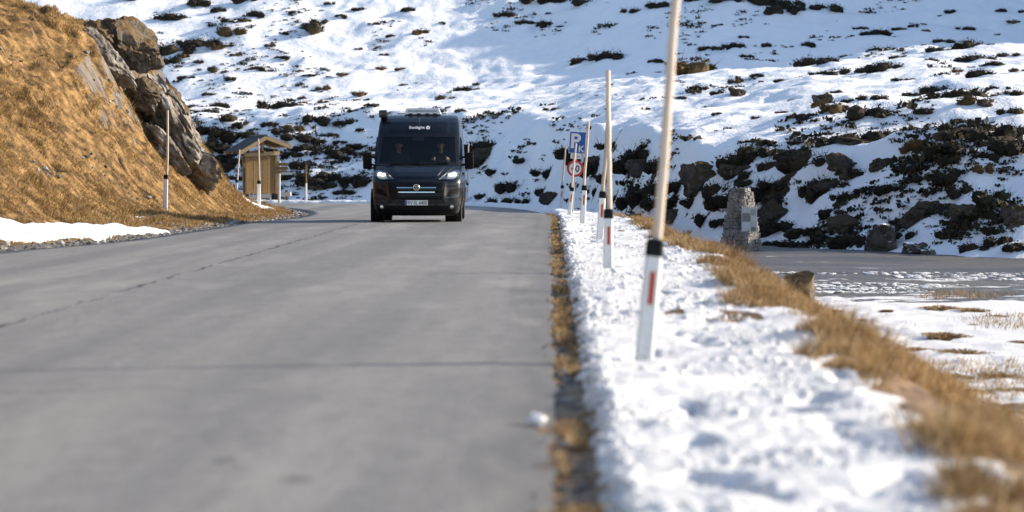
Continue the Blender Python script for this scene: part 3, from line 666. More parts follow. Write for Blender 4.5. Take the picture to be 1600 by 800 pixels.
def lumps(name, P, r, mat, flat=.6, sub=1, kind='stuff'):
    bm = bmesh.new(); bmesh.ops.create_icosphere(bm, subdivisions=sub, radius=1.0); B = np.array([v.co for v in bm.verts]); Fc = np.array([[v.index for v in f.verts] for f in bm.faces]); bm.free()
    n = len(P); jit = 1 + .32 * rng.standard_normal((n, len(B), 1)).clip(-1, 1)
    sc = r[:, None, None] * np.stack([rng.uniform(.7, 1.3, n), rng.uniform(.7, 1.3, n), rng.uniform(flat * .7, flat * 1.3, n)], -1)[:, None, :]
    V = (B[None] * jit * sc + P[:, None, :]).reshape(-1, 3)
    FF = (Fc[None] + (np.arange(n) * len(B))[:, None, None]).reshape(-1, 3)
    return tag(link(name, np_mesh(name, V, FF, smooth=False), mat), kind=kind)
def small_stones():
    n = 5200; Y = 29 + 62 * rng.random(n) ** 1.3; X = innerX(Y) - np.abs(rng.normal(.25, .42, n)); keep = snowK(X, Y) < .45; X, Y = X[keep], Y[keep]
    lumps('shoulder_gravel', np.stack([X, Y, zK(X, Y)], -1), np.clip(rng.lognormal(-3.8, .5, len(X)), .008, .09), M['pebble'])
    n = 1100; X = -10 - 5 * rng.random(n); Y = 42 + 20 * rng.random(n); k = fbm(X * .55, Y * .28 - X * .5, 117, 3) > .30; X, Y = X[k], Y[k]
    lumps('scree_stones', np.stack([X, Y, zK(X, Y) + .01], -1), np.clip(rng.lognormal(-3.1, .5, len(X)), .02, .13), M['pebble'])
    n = 1500; Y = 5.5 + 40 * rng.random(n) ** 1.5; X = outerX(Y) + rng.normal(.07, .07, n)
    lumps('edge_gravel', np.stack([X, Y, zV(X, Y) + .004], -1), np.clip(rng.lognormal(-4.5, .45, n), .005, .035), M['pebble'])
    # crumbs of crusted snow along the bank, thrown up by the plough
    n = 15000; Y = 5.5 + 50 * rng.random(n) ** 1.7; w = wR(Y); u = rng.random(n); d = np.where(rng.random(n) < .35, .20 + .2 * u, .25 + (w - .3) * u)
    X = d + outerX(Y); keep = (fbm(X * 1.2, Y * 1.2, 161, 2) > -.02) | (X < .34); X, Y = X[keep], Y[keep]
    lumps('snow_crumbs', np.stack([X, Y, zV(X, Y) + .004], -1), np.clip(rng.lognormal(-4.45, .5, len(X)), .006, .05), M['snow'], .75)
    n = 3500; Y = 37 + 12 * rng.random(n); X = 3.5 + 11 * rng.random(n); k = fbm(X * .35, Y * .8, 163, 4) > .16; X, Y = X[k], Y[k]
    lumps('lay_by_slush', np.stack([X, Y, zV(X, Y) + .004], -1), np.clip(rng.lognormal(-3.0, .5, len(X)), .02, .14), M['snow'], .22)
small_stones()

# ------------------------------------------------------------------ tussocks in the lay-by snow
def tussock_mesh(seed):
    r_ = np.random.default_rng(seed); n = 420; a = r_.uniform(0, 6.283, n); rr = .5 * np.sqrt(r_.random(n)); rr = rr * (1 + .35 * np.sin(3 * a + seed))
    P = np.stack([rr * np.cos(a), rr * np.sin(a) * .7, .16 * (1 - (rr / .7) ** 2)], -1); h = r_.uniform(.08, .22, n); L = np.stack([np.cos(a + r_.normal(0, .6, n)), np.sin(a + r_.normal(0, .6, n)), np.zeros(n)], -1)
    sx = np.stack([np.cos(a * 3), np.sin(a * 3), np.zeros(n)], -1) * .012; up = np.array([0, 0, 1.0])
    mid = P + up * (h * .5)[:, None] + L * (h * .35)[:, None]; tip = P + up * (h * .45)[:, None] + L * h[:, None]
    V = np.stack([P - sx, P + sx, mid + sx * .7, mid - sx * .7, tip], 1).reshape(-1, 3); o = np.arange(n) * 5
    g = np.linspace(0, 6.283, 17)[:-1]; ring = np.concatenate([np.stack([k * np.cos(g) * (1 + .3 * np.sin(3 * g + seed)), k * .7 * np.sin(g), np.full(16, zz)], -1) for k, zz in ((.56, -.06), (.42, .07), (.2, .14))] + [np.array([[0, 0, .16]])]); b = len(V)
    q = [(b + i * 16 + j, b + i * 16 + (j + 1) % 16, b + (i + 1) * 16 + (j + 1) % 16, b + (i + 1) * 16 + j) for i in range(2) for j in range(16)]; tr = [(b + 32 + j, b + 32 + (j + 1) % 16, b + 48) for j in range(16)]
    me = np_mesh('grass_tussock', np.vstack([V, ring]), [np.stack([o, o + 1, o + 2, o + 3], -1), np.array(q), np.stack([o + 3, o + 2, o + 4], -1), np.array(tr)], smooth=False); me.materials.append(M['turf']); return me
TM = [tussock_mesh(s_) for s_ in (1, 2, 3)]
for i, (px, py, w, lab) in enumerate([(1467, 486, 55, 'broad brown grass tussock at the snow edge of the gravel lay-by'), (1516, 489, 45, 'brown tussock just right of the broad one at the lay-by edge'), (1558, 497, 28, 'small tussock near the right picture edge below the slush'),
        (1385, 490, 20, 'tiny grass tussock right of the brown boulder'), (1348, 503, 14, 'lone speck of grass in the smooth lay-by snow'), (1474, 529, 62, 'long flat tussock in the middle of the lay-by snow'), (1519, 508, 16, 'tiny tussock between the two rows of larger tussocks'),
        (1592, 538, 34, 'tussock cut by the right picture edge'), (1303, 487, 26, 'grass tussock at the foot of the brown boulder'), (1430, 549, 50, 'left tussock of the lower row beside the verge grass'), (1500, 554, 80, 'widest tussock of the lower row in the lay-by snow'),
        (1560, 590, 60, 'lowest large tussock near the right picture edge'), (1495, 590, 46, 'lowest tussock touching the verge grass')]):
    Y = hit(px, py, lambda x, y: zV(x, y, False), 8.0, 60.0); x = (px - VPX) * Y / F; w_ = w * Y / F
    tag(link('grass_tussock', TM[i % 3], None, None, (x, Y, float(zV(x, Y)) - .01), (0, 0, i * 1.7 if w < 30 else .2 * (i % 3)), (w_, w_ * 1.6, w_ * .55)), lab, 'grass tussock', 'tussocks in the lay-by snow')

# ------------------------------------------------------------------ rocks
def rock_mesh(name, seed, sub=4, planes=11, rough=.10, strata=0.0):
    r_ = np.random.default_rng(seed)
    bm = bmesh.new(); bmesh.ops.create_icosphere(bm, subdivisions=sub, radius=1.0)
    P = np.array([v.co for v in bm.verts]); Fc = np.array([[v.index for v in f.verts] for f in bm.faces]); bm.free()
    P = P * (1 + .25 * fbm3(P * .9 + seed * 3.7, seed, 2))[:, None]
    for k in range(planes):
        nrm = r_.standard_normal(3); nrm /= np.linalg.norm(nrm); dd = r_.uniform(.42, .80)
        ex = np.maximum(0, P @ nrm - dd); P = P - np.outer(ex * .93, nrm)
    rad = P / np.linalg.norm(P, axis=1)[:, None]
    P = P + rad * (rough * fbm3(P * 2.6 + seed, seed + 3, 4, .55))[:, None] - rad * (rough * .9 * np.exp(-(fbm3(P * 1.7 + 2 * seed, seed + 13, 3) / .07) ** 2))[:, None] + rad * (rough * .35 * fbm3(P * 9 + seed, seed + 7, 2))[:, None]
    if strata: P = P + rad * (strata * np.sign(vn(P[:, 2] * 5 + .6 * P[:, 0], P[:, 0] * .3, seed)))[:, None]
    me = np_mesh(name, P, Fc, smooth=True); autosmooth(me, 34); return me
RK = [rock_mesh('boulder', s, 4, 14, .20, .012) for s in range(1, 8)]
for i, (px, py, w, h, m, lab) in enumerate(BLD):
    Y = hit(px, py + h * .35, lambda x, y: zH(x, y, False))
    if Y is None: continue
    s = Y / F; x = (px - VPX) * s
    me = RK[i % 7].copy(); me.materials.clear()
    o = link('boulder', me, M[m], None, (x, Y + w * s * .2, float(zH(x, Y)) + h * s * .22), (R(random.uniform(-15, 15)), R(random.uniform(-15, 15)), R(i * 73)), (w * s * .60, w * s * .5, h * s * .66))
    tag(o, lab, 'boulder', 'boulders on the hillside')
# rock outcrop along the nose of the knoll: px, py, depth, half-sizes (m), rotations, material
OUT = [(180, 72, 65.6, (1.45, 1.4, .98), (0, 20, 15), 'rock', 21, 'dark overhanging rock block at the top of the grassy knoll'),
       (214, 84, 65.4, (.70, .9, .62), (0, 12, 50), 'rock', 22, 'rounded rock nose jutting right from the top of the knoll'),
       (178, 102, 63.0, (.52, .8, 1.25), (0, -38, 10), 'rock_bare', 23, 'pale grey slab leaning below the overhang on the knoll'),
       (248, 168, 65.0, (.80, .9, 1.05), (0, -30, 30), 'rock', 24, 'dark fissured rock in the middle of the knoll outcrop'),
       (284, 205, 65.4, (.62, 1.2, 2.05), (0, -27, 12), 'rock_bare', 25, 'tall steep brown slab forming the right edge of the knoll'),
       (312, 266, 65.4, (.44, .8, .85), (0, -26, 60), 'rock_bare', 26, 'lower cracked rock at the foot of the steep slab'),
       (258, 232, 63.8, (.48, .7, 1.05), (0, -36, 20), 'rock_bare', 27, 'narrow lit rock rib on the grass left of the steep slab'),
       (222, 150, 64.0, (.55, .7, .80), (0, -35, 70), 'rock', 28, 'small brown crag between the pale slab and the fissured rock')]
for px, py, Y, sc, rot, m, seed, lab in OUT:
    c = W(px, py, Y)
    o = link('rock_outcrop', rock_mesh('rock_outcrop', seed, 5, 13, .17, .022), M[m], None, c, tuple(R(a) for a in rot), sc)
    tag(o, lab, 'rock', 'rocks of the knoll outcrop')
c = W(1250, 452, 31.0); c.z = float(zV(c.x, c.y)) + .14
tag(link('boulder', rock_mesh('boulder', 41, 4, 12, .10), M['rock'], None, c, (0, R(-12), R(30)), (.42, .34, .27)), 'squat brown boulder in the tall grass at the edge of the lay-by', 'boulder')

# ------------------------------------------------------------------ dwarf shrubs
def shrub_mesh(seed, n=620, mat=None):
    r_ = np.random.default_rng(seed); nb = 5 + seed % 4
    C = np.stack([r_.uniform(-.36, .36, nb), r_.uniform(-.28, .28, nb), r_.uniform(-.02, .14, nb)], -1); rad = r_.uniform(.08, .23, nb)
    b = r_.integers(0, nb, n); dirv = r_.standard_normal((n, 3)); dirv /= np.linalg.norm(dirv, axis=1)[:, None]; dirv[:, 2] = np.abs(dirv[:, 2]) * .9
    P = C[b] + dirv * (rad[b] * r_.uniform(.5, 1.30, n))[:, None]
    s = r_.uniform(.012, .040, n); a = r_.standard_normal((n, 3)); a /= np.linalg.norm(a, axis=1)[:, None]; c_ = np.cross(a, dirv); c_ /= np.linalg.norm(c_, axis=1)[:, None] + 1e-6
    V = np.stack([P - a * s[:, None], P + c_ * s[:, None] * .8 + dirv * s[:, None] * .5, P + a * s[:, None] + dirv * s[:, None] * .9, P - c_ * s[:, None] * .8], 1).reshape(-1, 3)
    o = np.arange(n) * 4; q = np.stack([o, o + 1, o + 2, o + 3], -1)
    # woody core mounds
    bm = bmesh.new(); bmesh.ops.create_icosphere(bm, subdivisions=2, radius=1); B = np.array([v.co for v in bm.verts]); Fc = np.array([[v.index for v in f.verts] for f in bm.faces]); bm.free()
    Vs = [V]; Ts = []; k = len(V)
    for j in range(nb):
        Q = B * (1 + .3 * fbm3(B * 2 + j + seed, seed + j, 2))[:, None] * rad[j] * .86 + C[j]; Vs.append(Q); Ts.append(Fc + k); k += len(B)
    # twigs poking out
    m = 60; d2 = r_.standard_normal((m, 3)); d2 /= np.linalg.norm(d2, axis=1)[:, None]; d2[:, 2] = np.abs(d2[:, 2]) + .3; p0 = C[r_.integers(0, nb, m)]; p1 = p0 + d2 * r_.uniform(.2, .40, m)[:, None]
    w_ = np.array([.006, 0, 0]); Vs.append(np.stack([p0 - w_, p0 + w_, p1], 1).reshape(-1, 3)); Ts.append(np.arange(m * 3).reshape(-1, 3) + k)
    me = np_mesh('dwarf_shrub', np.vstack(Vs), [q] + Ts, smooth=False); me.materials.append(mat); return me
SM = {'d': [shrub_mesh(s, mat=M['shrub_dark']) for s in (1, 2, 3, 4, 5)], 'b': [shrub_mesh(s, mat=M['shrub_brown']) for s in (6, 7, 8)], 'g': [shrub_mesh(s, mat=M['shrub_green']) for s in (9, 10, 11)]}
LAND = [(258, 60, 'the top of the rocky knoll'), (405, 215, 'the timber shelter roof'), (478, 280, 'the thin bare pole'), (590, 180, 'the awning end of the van roof'),
        (655, 168, 'the roof hatch of the van'), (575, 248, 'the left mirror of the van'), (735, 248, 'the right mirror of the van'), (900, 225, 'the blue parking panel'), (898, 266, 'the red speed disc'),
        (950, 110, 'the top of the straight marker pole'), (1055, 20, 'the nearest marker pole\'s upper end'), (1035, 230, 'the nearest marker pole\'s middle'), (1157, 300, 'the top of the stone cairn'),
        (1092, 268, 'the large rounded bank boulder'), (1320, 252, 'the broad bank-top boulder'), (1284, 150, 'the flat rock amid the snowfield'), (1442, 326, 'the dark wedge boulder'),
        (1588, 332, 'the pale-faced boulder at right'), (1376, 368, 'the big leaning boulder'), (1600, 0, 'the upper right picture corner'), (1590, 200, 'the right picture edge at mid-slope'),
        (520, 0, 'the upper picture edge, left half'), (840, 0, 'the upper picture edge, near centre'), (1320, 0, 'the upper picture edge, right half')]
ORD = ['', 'second ', 'third ', 'fourth ', 'fifth ', 'sixth ', 'seventh ', 'eighth ', 'ninth ', 'tenth ', 'eleventh ', 'twelfth ', 'thirteenth ', 'fourteenth ', 'fifteenth ']
seen = {}; items = []
for (x, y, w, k) in shr_w:
    px = VPX + x * F / y; py = HOR - (float(zH(x, y, False)) - CAMH) * F / y
    dd = [math.hypot(px - a, (py - b) * 1.3) for a, b, _ in LAND]; j = int(np.argmin(dd)); a, b, nm = LAND[j]
    ang = math.degrees(math.atan2(b - py, px - a)) % 360
    dr = ['right of', 'upper right of', 'above', 'upper left of', 'left of', 'lower left of', 'below', 'lower right of'][int((ang + 22.5) // 45) % 8]
    col = {'d': 'dark', 'b': 'brown', 'g': 'mottled'}[k]; wp = w * F / y
    sz = 'large ' if wp >= 44 else 'small ' if wp < 22 else ''
    items.append((sz + col, dr, nm, dd[j], x, y, w, k))
items.sort(key=lambda e: e[3])
for col, dr, nm, d_, x, y, w, k in items:
    me = random.choice(SM[k]); z = float(zH(x, y)) + .02
    gain = 1.55 if (x < -6 and y - Yb(x) < 22) else 1.65 if y - Yb(x) > 11 else 1.35
    o = link('dwarf_shrub', me, None, None, (x, y, z - .05 * w), (0, 0, random.choice((0, math.pi)) + random.uniform(-.5, .5)), (w * gain * random.uniform(.85, 1.25), w * gain * random.uniform(.6, 1.1), w * random.uniform(.95, 1.5)))
    key = (col, dr, nm); q = seen.get(key, 0); seen[key] = q + 1
    lab = f'{ORD[min(q, 14)]}{col} dwarf shrub {dr} {nm}'
    tag(o, lab, 'shrub', 'dwarf shrubs on the snowy hillside')
# low rock ledges breaking through the snow of the bank
for i, (px, py, w, h, lab) in enumerate([(762, 236, 62, 24, 'long low rock ledge right of the van mirror'), (930, 250, 60, 28, 'low rock ledge right of the parking panel'), (1002, 258, 62, 30, 'rock ledge left of the nearest marker pole, on the bank'),
        (1150, 252, 76, 28, 'wide rock ledge right of the large rounded bank boulder'), (1246, 246, 62, 28, 'rock ledge left of the broad bank-top boulder'), (1356, 208, 86, 18, 'thin flat ledge above the broad bank-top boulder'),
        (1502, 220, 74, 22, 'flat dark ledge on the right, left one of two'), (1566, 226, 60, 24, 'flat dark ledge on the right, right one of two'), (1290, 286, 66, 26, 'sloping ledge below the broad bank-top boulder'),
        (1052, 330, 54, 24, 'rock ledge between the nearest marker pole and the cairn'), (1482, 260, 64, 16, 'thin ledge above the row of three boulders'), (1244, 352, 54, 20, 'low ledge right of the cairn notice board'),
        (502, 300, 46, 18, 'low dark ledge right of the thin bare pole'), (336, 256, 42, 20, 'dark ledge between the knoll and the timber shelter')]):
    Y = hit(px, py + h * .3, lambda x, y: zH(x, y, False)); s_ = Y / F; x = (px - VPX) * s_
    me = RK[(i * 3 + 1) % 7].copy(); me.materials.clear()
    o = link('rock_ledge', me, M['rock_dark'], None, (x, Y + w * s_ * .15, float(zH(x, Y)) + h * s_ * .15), (R(random.uniform(-8, 8)), R(random.uniform(-10, 4)), R(random.uniform(-20, 20))), (w * s_ * .62, w * s_ * .45, h * s_ * .7))
    tag(o, lab, 'rock', 'rock ledges on the snowy bank')
# the uncountable small stuff between them: scraps of heather too small to pick apart
def heather():
    pts = []; r2 = np.random.default_rng(5)
    tries = 14000; px = r2.uniform(240, 1600, tries); py = r2.uniform(0, 400, tries)
    Ys = np.arange(52, 190, 1.2)
    PX, YY = px[:, None], Ys[None, :]
    BE = (CAMH - (py[:, None] - HOR) * YY / F) < zH((PX - VPX) * YY / F, YY + 0 * PX, False)
    ok = BE.any(1); yh = Ys[BE.argmax(1)] + r2.uniform(-.6, .6, tries)
    for a, b, o_, Y in zip(px, py, ok, yh):
        if not o_: continue
        x = (a - VPX) * Y / F; s = Y - Yb(x)
        if s < -.5: continue
        dens = .15 + .30 * (s < 11) + .26 * (a < 590) * (b > 120) + .03 * (a > 1200) - .10 * (a > 560) * (a < 1000) * (s > 11)
        cl = float(fbm(x * .35, Y * .25, 171, 3))
        if dens + .9 * cl + r2.normal(0, .08) > .42: pts.append((x, Y))
    pts = np.array(pts); Vs = []; k = 0; Q = []
    X, Y = pts[:, 0], pts[:, 1]; Z = zH(X, Y)
    nl = 14; n = len(X); sz = r2.lognormal(-2.05, .5, n).clip(.05, .40)
    dv = r2.standard_normal((n, nl, 3)); dv /= np.linalg.norm(dv, axis=2)[..., None]; dv[..., 2] = np.abs(dv[..., 2]) * .6
    P = np.stack([X, Y, Z], -1)[:, None, :] + dv * sz[:, None, None] * np.array([1.5, 1.2, 1.0]) * r2.uniform(.3, 1, (n, nl, 1))
    a = r2.standard_normal((n, nl, 3)); a /= np.linalg.norm(a, axis=2)[..., None]; c_ = np.cross(a, dv); s_ = (sz[:, None, None] * .36)
    V = np.stack([P - a * s_, P + c_ * s_, P + a * s_, P - c_ * s_], 2).reshape(-1, 3)
    o = np.arange(n * nl) * 4
    tag(link('heather_scrub', np_mesh('heather_scrub', V, np.stack([o, o + 1, o + 2, o + 3], -1), smooth=False), M['shrub_green']), kind='stuff')
heather()

# ================================================================== OBJECTS
def text_mesh(txt, height, depth=0.004, bold=0.0, xs=1.0):
    """flat extruded lettering, centred, in local XZ facing -Y; returns (verts, faces)"""
    cu = bpy.data.curves.new('lettering', 'FONT'); cu.body = txt; cu.align_x = 'CENTER'; cu.align_y = 'CENTER'; cu.size = 1.0
    cu.extrude = 0.0; cu.offset = bold; cu.resolution_u = 4
    o = bpy.data.objects.new('tmp', cu); COL.objects.link(o); dg = bpy.context.evaluated_depsgraph_get()
    me = o.evaluated_get(dg).to_mesh(); V = np.array([v.co for v in me.vertices]); Fc = [tuple(p.vertices) for p in me.polygons]
    o.evaluated_get(dg).to_mesh_clear(); bpy.data.objects.remove(o); bpy.data.curves.remove(cu)
    V[:, 0] -= (V[:, 0].max() + V[:, 0].min()) / 2; V[:, 1] -= (V[:, 1].max() + V[:, 1].min()) / 2
    k = height / (V[:, 1].max() - V[:, 1].min()); V = V * k; V[:, 0] *= xs
    return [Vector((a, -depth, b)) for a, b, _ in V], Fc

# ------------------------------------------------------------------ snow poles with delineators
def delineator(base, lean, pole_len, label, group, reflect=True, ph=0.87, rz=0.0, rot2=0.0, wd=.118):
    """lean = sideways shift per metre of height"""
    t = empty('snow_pole_marker', base, rz); t.rotation_euler = (R(rot2), math.atan(lean), rz)
    tag(t, label, 'marker post', group)
    # hollow plastic post: rounded trapezoid section that narrows slightly upwards
    sec = [(-.5, -.30), (-.36, -.46), (.36, -.46), (.5, -.30), (.40, .30), (.22, .46), (-.22, .46), (-.40, .30)]
    def post(z0, z1, grow=0.0, w=wd):
        m = MB(); V = []
        for z in (z0, z1):
            k = (1.04 - .10 * z / ph) * w + grow
            V += [Vector((a * k, b * k, z)) for a, b in sec]
        n = len(sec); m.add(V, [(i, (i + 1) % n, n + (i + 1) % n, n + i) for i in range(n)] + [tuple(range(n))[::-1], tuple(range(n, 2 * n))]); return m
    post(-.30, ph - .10).build('post', M['white_plastic'], t)
    post(ph - .10, ph - .004, .006).build('black_band', M['black_plastic'], t)
    post(ph - .004, ph + .012, -.012).build('post_cap', M['black_plastic'], t)
    if reflect:
        yf = -.46 * wd * .97
        MB().box((0.004, yf - .002, ph - .305), (.040, .006, .225), bev=.002).build('reflector_frame', M['reflector_edge'], t)
        MB().box((0.004, yf - .006, ph - .305), (.030, .006, .205), bev=.002).build('reflector', M['reflector_red'], t)
    r_ = random.Random(int(base[1] * 100)); pts = []; n = 12
    for i in range(n + 1):
        u = i / n; z = ph - .25 + (pole_len - ph + .25) * u
        pts.append((r_.uniform(-.004, .004) + .02 * math.sin(u * 2.2 + base[1]), .012 + r_.uniform(-.004, .004), z))
    MB().tube(pts, [.033 - .006 * i / n + r_.uniform(-.001, .001) for i in range(n + 1)], 10).build('wooden_pole', M['pole_wood'], t, smooth=True)
    return t
def ground_right(x, y): return float(zV(x, y)) - .01
GR = 'snow pole markers along the right road edge'
for (px, ppm, tx, ty, by, ln, ph_, lab) in [
    (1005, 243, 1057, 0, 560, 2.80, .82, 'nearest and largest snow pole marker, leaning right, in the snow bank'),
    (950, 131, 952, 110, 425, 2.42, .76, 'second nearest snow pole marker, standing straight beside the road'),
    (937, 95, 951, 128, 378, 2.60, .86, 'third snow pole marker, leaning behind the straight one'),
    (910, 72, 918, 190, 353, 2.27, .87, 'fourth snow pole marker, just right of the parking sign'),
    (889, 54, 901, 221, 337, 2.16, .87, 'snow pole marker standing in front of the blue parking sign'),
    (876, 44, 883, 230, 329, 2.26, .87, 'thin snow pole marker just left of the parking sign'),
    (729, 34.5, 733, 229, 320, 2.65, .87, 'far snow pole marker beside the right mirror of the van')]:
    Y = F / ppm; x = (px - VPX) * Y / F
    zb = ground_right(x, Y) if Y < 77 else float(zr(Y)) + .05
    delineator((x, Y, zb), (tx - px) / max(1, by - ty), ln, lab, GR, ph=ph_)
GL = 'snow pole markers on the left of the road'
for (px, ppm, tx, ty, by, ln, lab) in [
    (257, 62, 261, 197, 350, 2.50, 'snow pole marker standing alone in the brown grass under the knoll'),
    (404, 46, 404, 218, 334, 2.30, 'snow pole marker on the grass tip in front of the timber shelter'),
    (367, 37.5, 373, 238, 314, 2.15, 'half-hidden snow pole marker just left of the timber shelter')]:
    Y = F / ppm; x = (px - VPX) * Y / F
    zb = float(zK(x, Y)) - .01 if Y < 90 else CAMH - (by - HOR) * Y / F
    delineator((x, Y, zb), (tx - px) / (by - ty), ln, lab, GL, reflect=False)
p = W(478, 316, 108)
t = empty('snow_pole', p); tag(t, 'thin bare snow pole right of the timber shelter, dark above and pale below', 'pole')
MB().tube([(0, 0, -.3), (0, 0, .9)], [.045, .042], 10).build('pale_lower_shaft', M['white_wood'], t, smooth=True)
MB().tube([(0, 0, .9), (.01, 0, 1.75)], [.036, .030], 10).build('dark_upper_shaft', M['beam_dark'], t, smooth=True)

# ------------------------------------------------------------------ parking and speed sign
def road_sign():
    Y = 71.0; s = Y / F; x = (894 - VPX) * s
    t = empty('road_sign', (x, Y, ground_right(x, Y))); t.rotation_euler = (0, math.atan(8 / 128), R(-6))
    tag(t, 'grey post with blue parking panel, distance plate and round 40 speed limit', 'road sign')
    MB().tube([(0, 0.02, -.3), (0, 0.02, 2.58)], .030, 14).build('post', M['galv'], t, smooth=True)
    for z in (1.95, 2.45, 1.35): MB().box((0, .0, z), (.09, .05, .035), bev=.004).build('clamp', M['galv'], t)
    def text(par, txt, h, x0, z0, y0, mat, bold=0.0, xs=1.0):
        V, Fc = text_mesh(txt, h, 0, bold, xs); m = MB(); m.add([v + Vector((x0, y0, z0)) for v in V], Fc); m.build('lettering', M[mat], par)
    b = MB().box((.03, -.035, 2.22), (.52, .014, .68), bev=.006).build('parking_panel', M['sign_white'], t)
    MB().box((.03, -.0435, 2.22), (.49, .006, .65), bev=.002).build('blue_field', M['sign_blue'], b)
    text(b, 'P', .46, -.02, 2.27, -.0475, 'sign_white', .03)
    text(b, 'K', .20, .17, 2.03, -.0475, 'sign_white', .012)
    b = MB().box((.01, -.035, 1.79), (.34, .012, .15), bev=.004).build('distance_plate', M['sign_white'], t)
    text(b, '50 m', .085, .01, 1.79, -.0425, 'sign_black', .012)
    Mx = Matrix.Translation((0.01, -.032, 1.41)) @ Matrix.Rotation(R(90), 4, 'X')
    b = MB().lathe([(.255, -.004), (.262, .0), (.262, .008), (.255, .012)], Mx, 40).build('speed_disc', M['sign_red'], t)
    MB().lathe([(.190, .0125), (.190, .0155)], Mx, 40).build('white_centre', M['sign_white'], b)
    text(b, '40', .21, .01, 1.41, -.0495, 'sign_black', .02, .95)
road_sign()

# ------------------------------------------------------------------ timber information shelter and things beside it
def shelter():
    Y = 107.0; s = Y / F; base = W(408, 315, Y)
    a = math.atan2(.43, .9)                     # gable turned to the right
    t = empty('timber_shelter', base, a); tag(t, 'small open timber information shelter with a grey gable roof', 'shelter')
    # local: x along the gable (right), y into depth, z up
    hw = .72
    for x in (-hw, hw):
        for y in (0, .42):
            p = MB().box((x, y, 1.18), (.13, .13, 2.0), bev=.012).build('corner_post', M['beam_dark'] if x > 0 else M['plank'], t)
            MB().box((x, y, .06), (.15, .15, .62), bev=.01).build('post_foot', M['black_plastic'], p)
    n = 11
    for i in range(n):
        w = (2 * hw - .16) / n; x = -hw + .08 + w * (i + .5)
        MB().box((x, -.01 + .006 * (i % 2), 1.28 + .012 * random.uniform(-1, 1)), (w - .010, .024, 1.82), bev=.003).build('plank', M['plank'], t)
    rt = Matrix.Rotation(R(-3.5), 3, 'Y')
    MB().box((0, -.10, 2.24), (1.72, .09, .17), rt, bev=.012).build('front_beam', M['beam'], t)
    MB().box((0, .48, 2.24), (1.72, .09, .15), rt, bev=.012).build('rear_beam', M['beam_dark'], t)
    MB().box((.03, -.03, 2.55), (.11, .11, .66), bev=.01).build('king_post', M['beam'], t)
    # roof: two sheets of standing-seam metal on boards, with barge boards at the gable
    ap = Vector((.06, 0, 3.06)); le = Vector((-1.18, 0, 2.36)); re = Vector((1.22, 0, 2.64)); y0, y1 = -.55, 1.75
    for nm, e in (('roof_slope', le), ('roof_slope', re)):
        d = (e - ap); nrm = Vector((-d.z, 0, d.x)).normalized(); nrm = nrm if nrm.z > 0 else -nrm
        m = MB(); V = [ap + Vector((0, y, 0)) + nrm * k for k in (0, .03) for y in (y0, y1)] + [e + Vector((0, y, 0)) + nrm * k for k in (0, .03) for y in (y0, y1)]
        m.add(V, [(0, 1, 5, 4), (2, 6, 7, 3), (0, 4, 6, 2), (1, 3, 7, 5), (4, 5, 7, 6), (0, 2, 3, 1)])
        sl_ = m.build(nm, M['beam_dark'], t)
        off = nrm * .033; m = MB(); V = [ap + Vector((0, y, 0)) + off + nrm * k for k in (0, .012) for y in (y0 - .05, y1 + .05)] + [e + d * .04 + Vector((0, y, 0)) + off + nrm * k for k in (0, .012) for y in (y0 - .05, y1 + .05)]
        m.add(V, [(0, 1, 5, 4), (2, 6, 7, 3), (0, 4, 6, 2), (1, 3, 7, 5), (4, 5, 7, 6), (0, 2, 3, 1)]); m.build('metal_sheet', M['sheet'], sl_)
        for k in range(6):
            y = y0 + (y1 - y0) * (k + .5) / 6; q = Vector((0, y, 0)) + off + nrm * .018
            MB().bar(ap + q, e + d * .04 + q, .02, .022, nrm).build('standing_seam', M['sheet'], sl_)
        for y in (y0 - .03, y1 + .03):
            MB().bar(ap + Vector((0, y, -.055)) , e + d * .05 + Vector((0, y, -.055)), .045, .17, nrm).build('barge_board', M['beam'], t)
        for k in range(4):
            y = y0 + .25 + k * .55; MB().bar(ap + Vector((0, y, -.05)) - nrm * .04, e + Vector((0, y, -.05)) - nrm * .04, .06, .09, nrm).build('rafter', M['beam_dark'], t)
    MB().tube([(ap.x, y0 - .04, ap.z + .05), (ap.x, y1 + .04, ap.z + .05)], .045, 8).build('ridge_cap', M['sheet'], t)
    MB().box((0, .55, 2.34), (.10, 2.1, .10)).build('tie_beam', M['beam_dark'], t)
shelter()
def fingerpost():
    b = W(435.5, 317, 104); s = 104 / F
    t = empty('fingerpost', b, R(8)); tag(t, 'pale hiking fingerpost with wooden boards right of the shelter', 'signpost')
    MB().tube([(0, 0, -.3), (.02, 0, 1.9)], [.062, .055], 12).build('post', M['white_wood'], t, smooth=True)
    for i, (z, x0, x1, m) in enumerate([(1.76, -.22, .34, 'plank'), (1.58, -.20, .36, 'plank'), (1.42, -.24, .30, 'plank'), (1.44, .10, .58, 'white_wood')]):
        y = -.09 if m == 'plank' else -.125; h = .15 if m == 'plank' else .12; z -= .0 if m == 'plank' else .10
        mb = MB(); tip = .07
        V = [Vector((a, y + k, z + c)) for k in (0, .025) for a, c in ((x0, -h / 2), (x1, -h / 2), (x1 + tip, 0), (x1, h / 2), (x0, h / 2))]
        mb.add(V, [(0, 1, 2, 3, 4), (9, 8, 7, 6, 5)] + [(i_, 5 + i_, 5 + (i_ + 1) % 5, (i_ + 1) % 5) for i_ in range(5)])
        mb.build('finger_board', M[m], t)
fingerpost()
def rail():
    a = W(383, 309, 109.0); b = W(454, 303, 108.2); t = empty('timber_rail', a); tag(t, 'low whitish timber guard rail behind the shelter', 'guard rail')
    d = b - a; MB().bar((0, 0, 0), d, .12, .20).build('rail_beam', M['white_wood'], t)
    for u in (.12, .5, .9):
        q = d * u; MB().box(q + Vector((0, .12, -.18)), (.12, .10, .75), bev=.01).build('rail_post', M['beam_dark'], t)
rail()

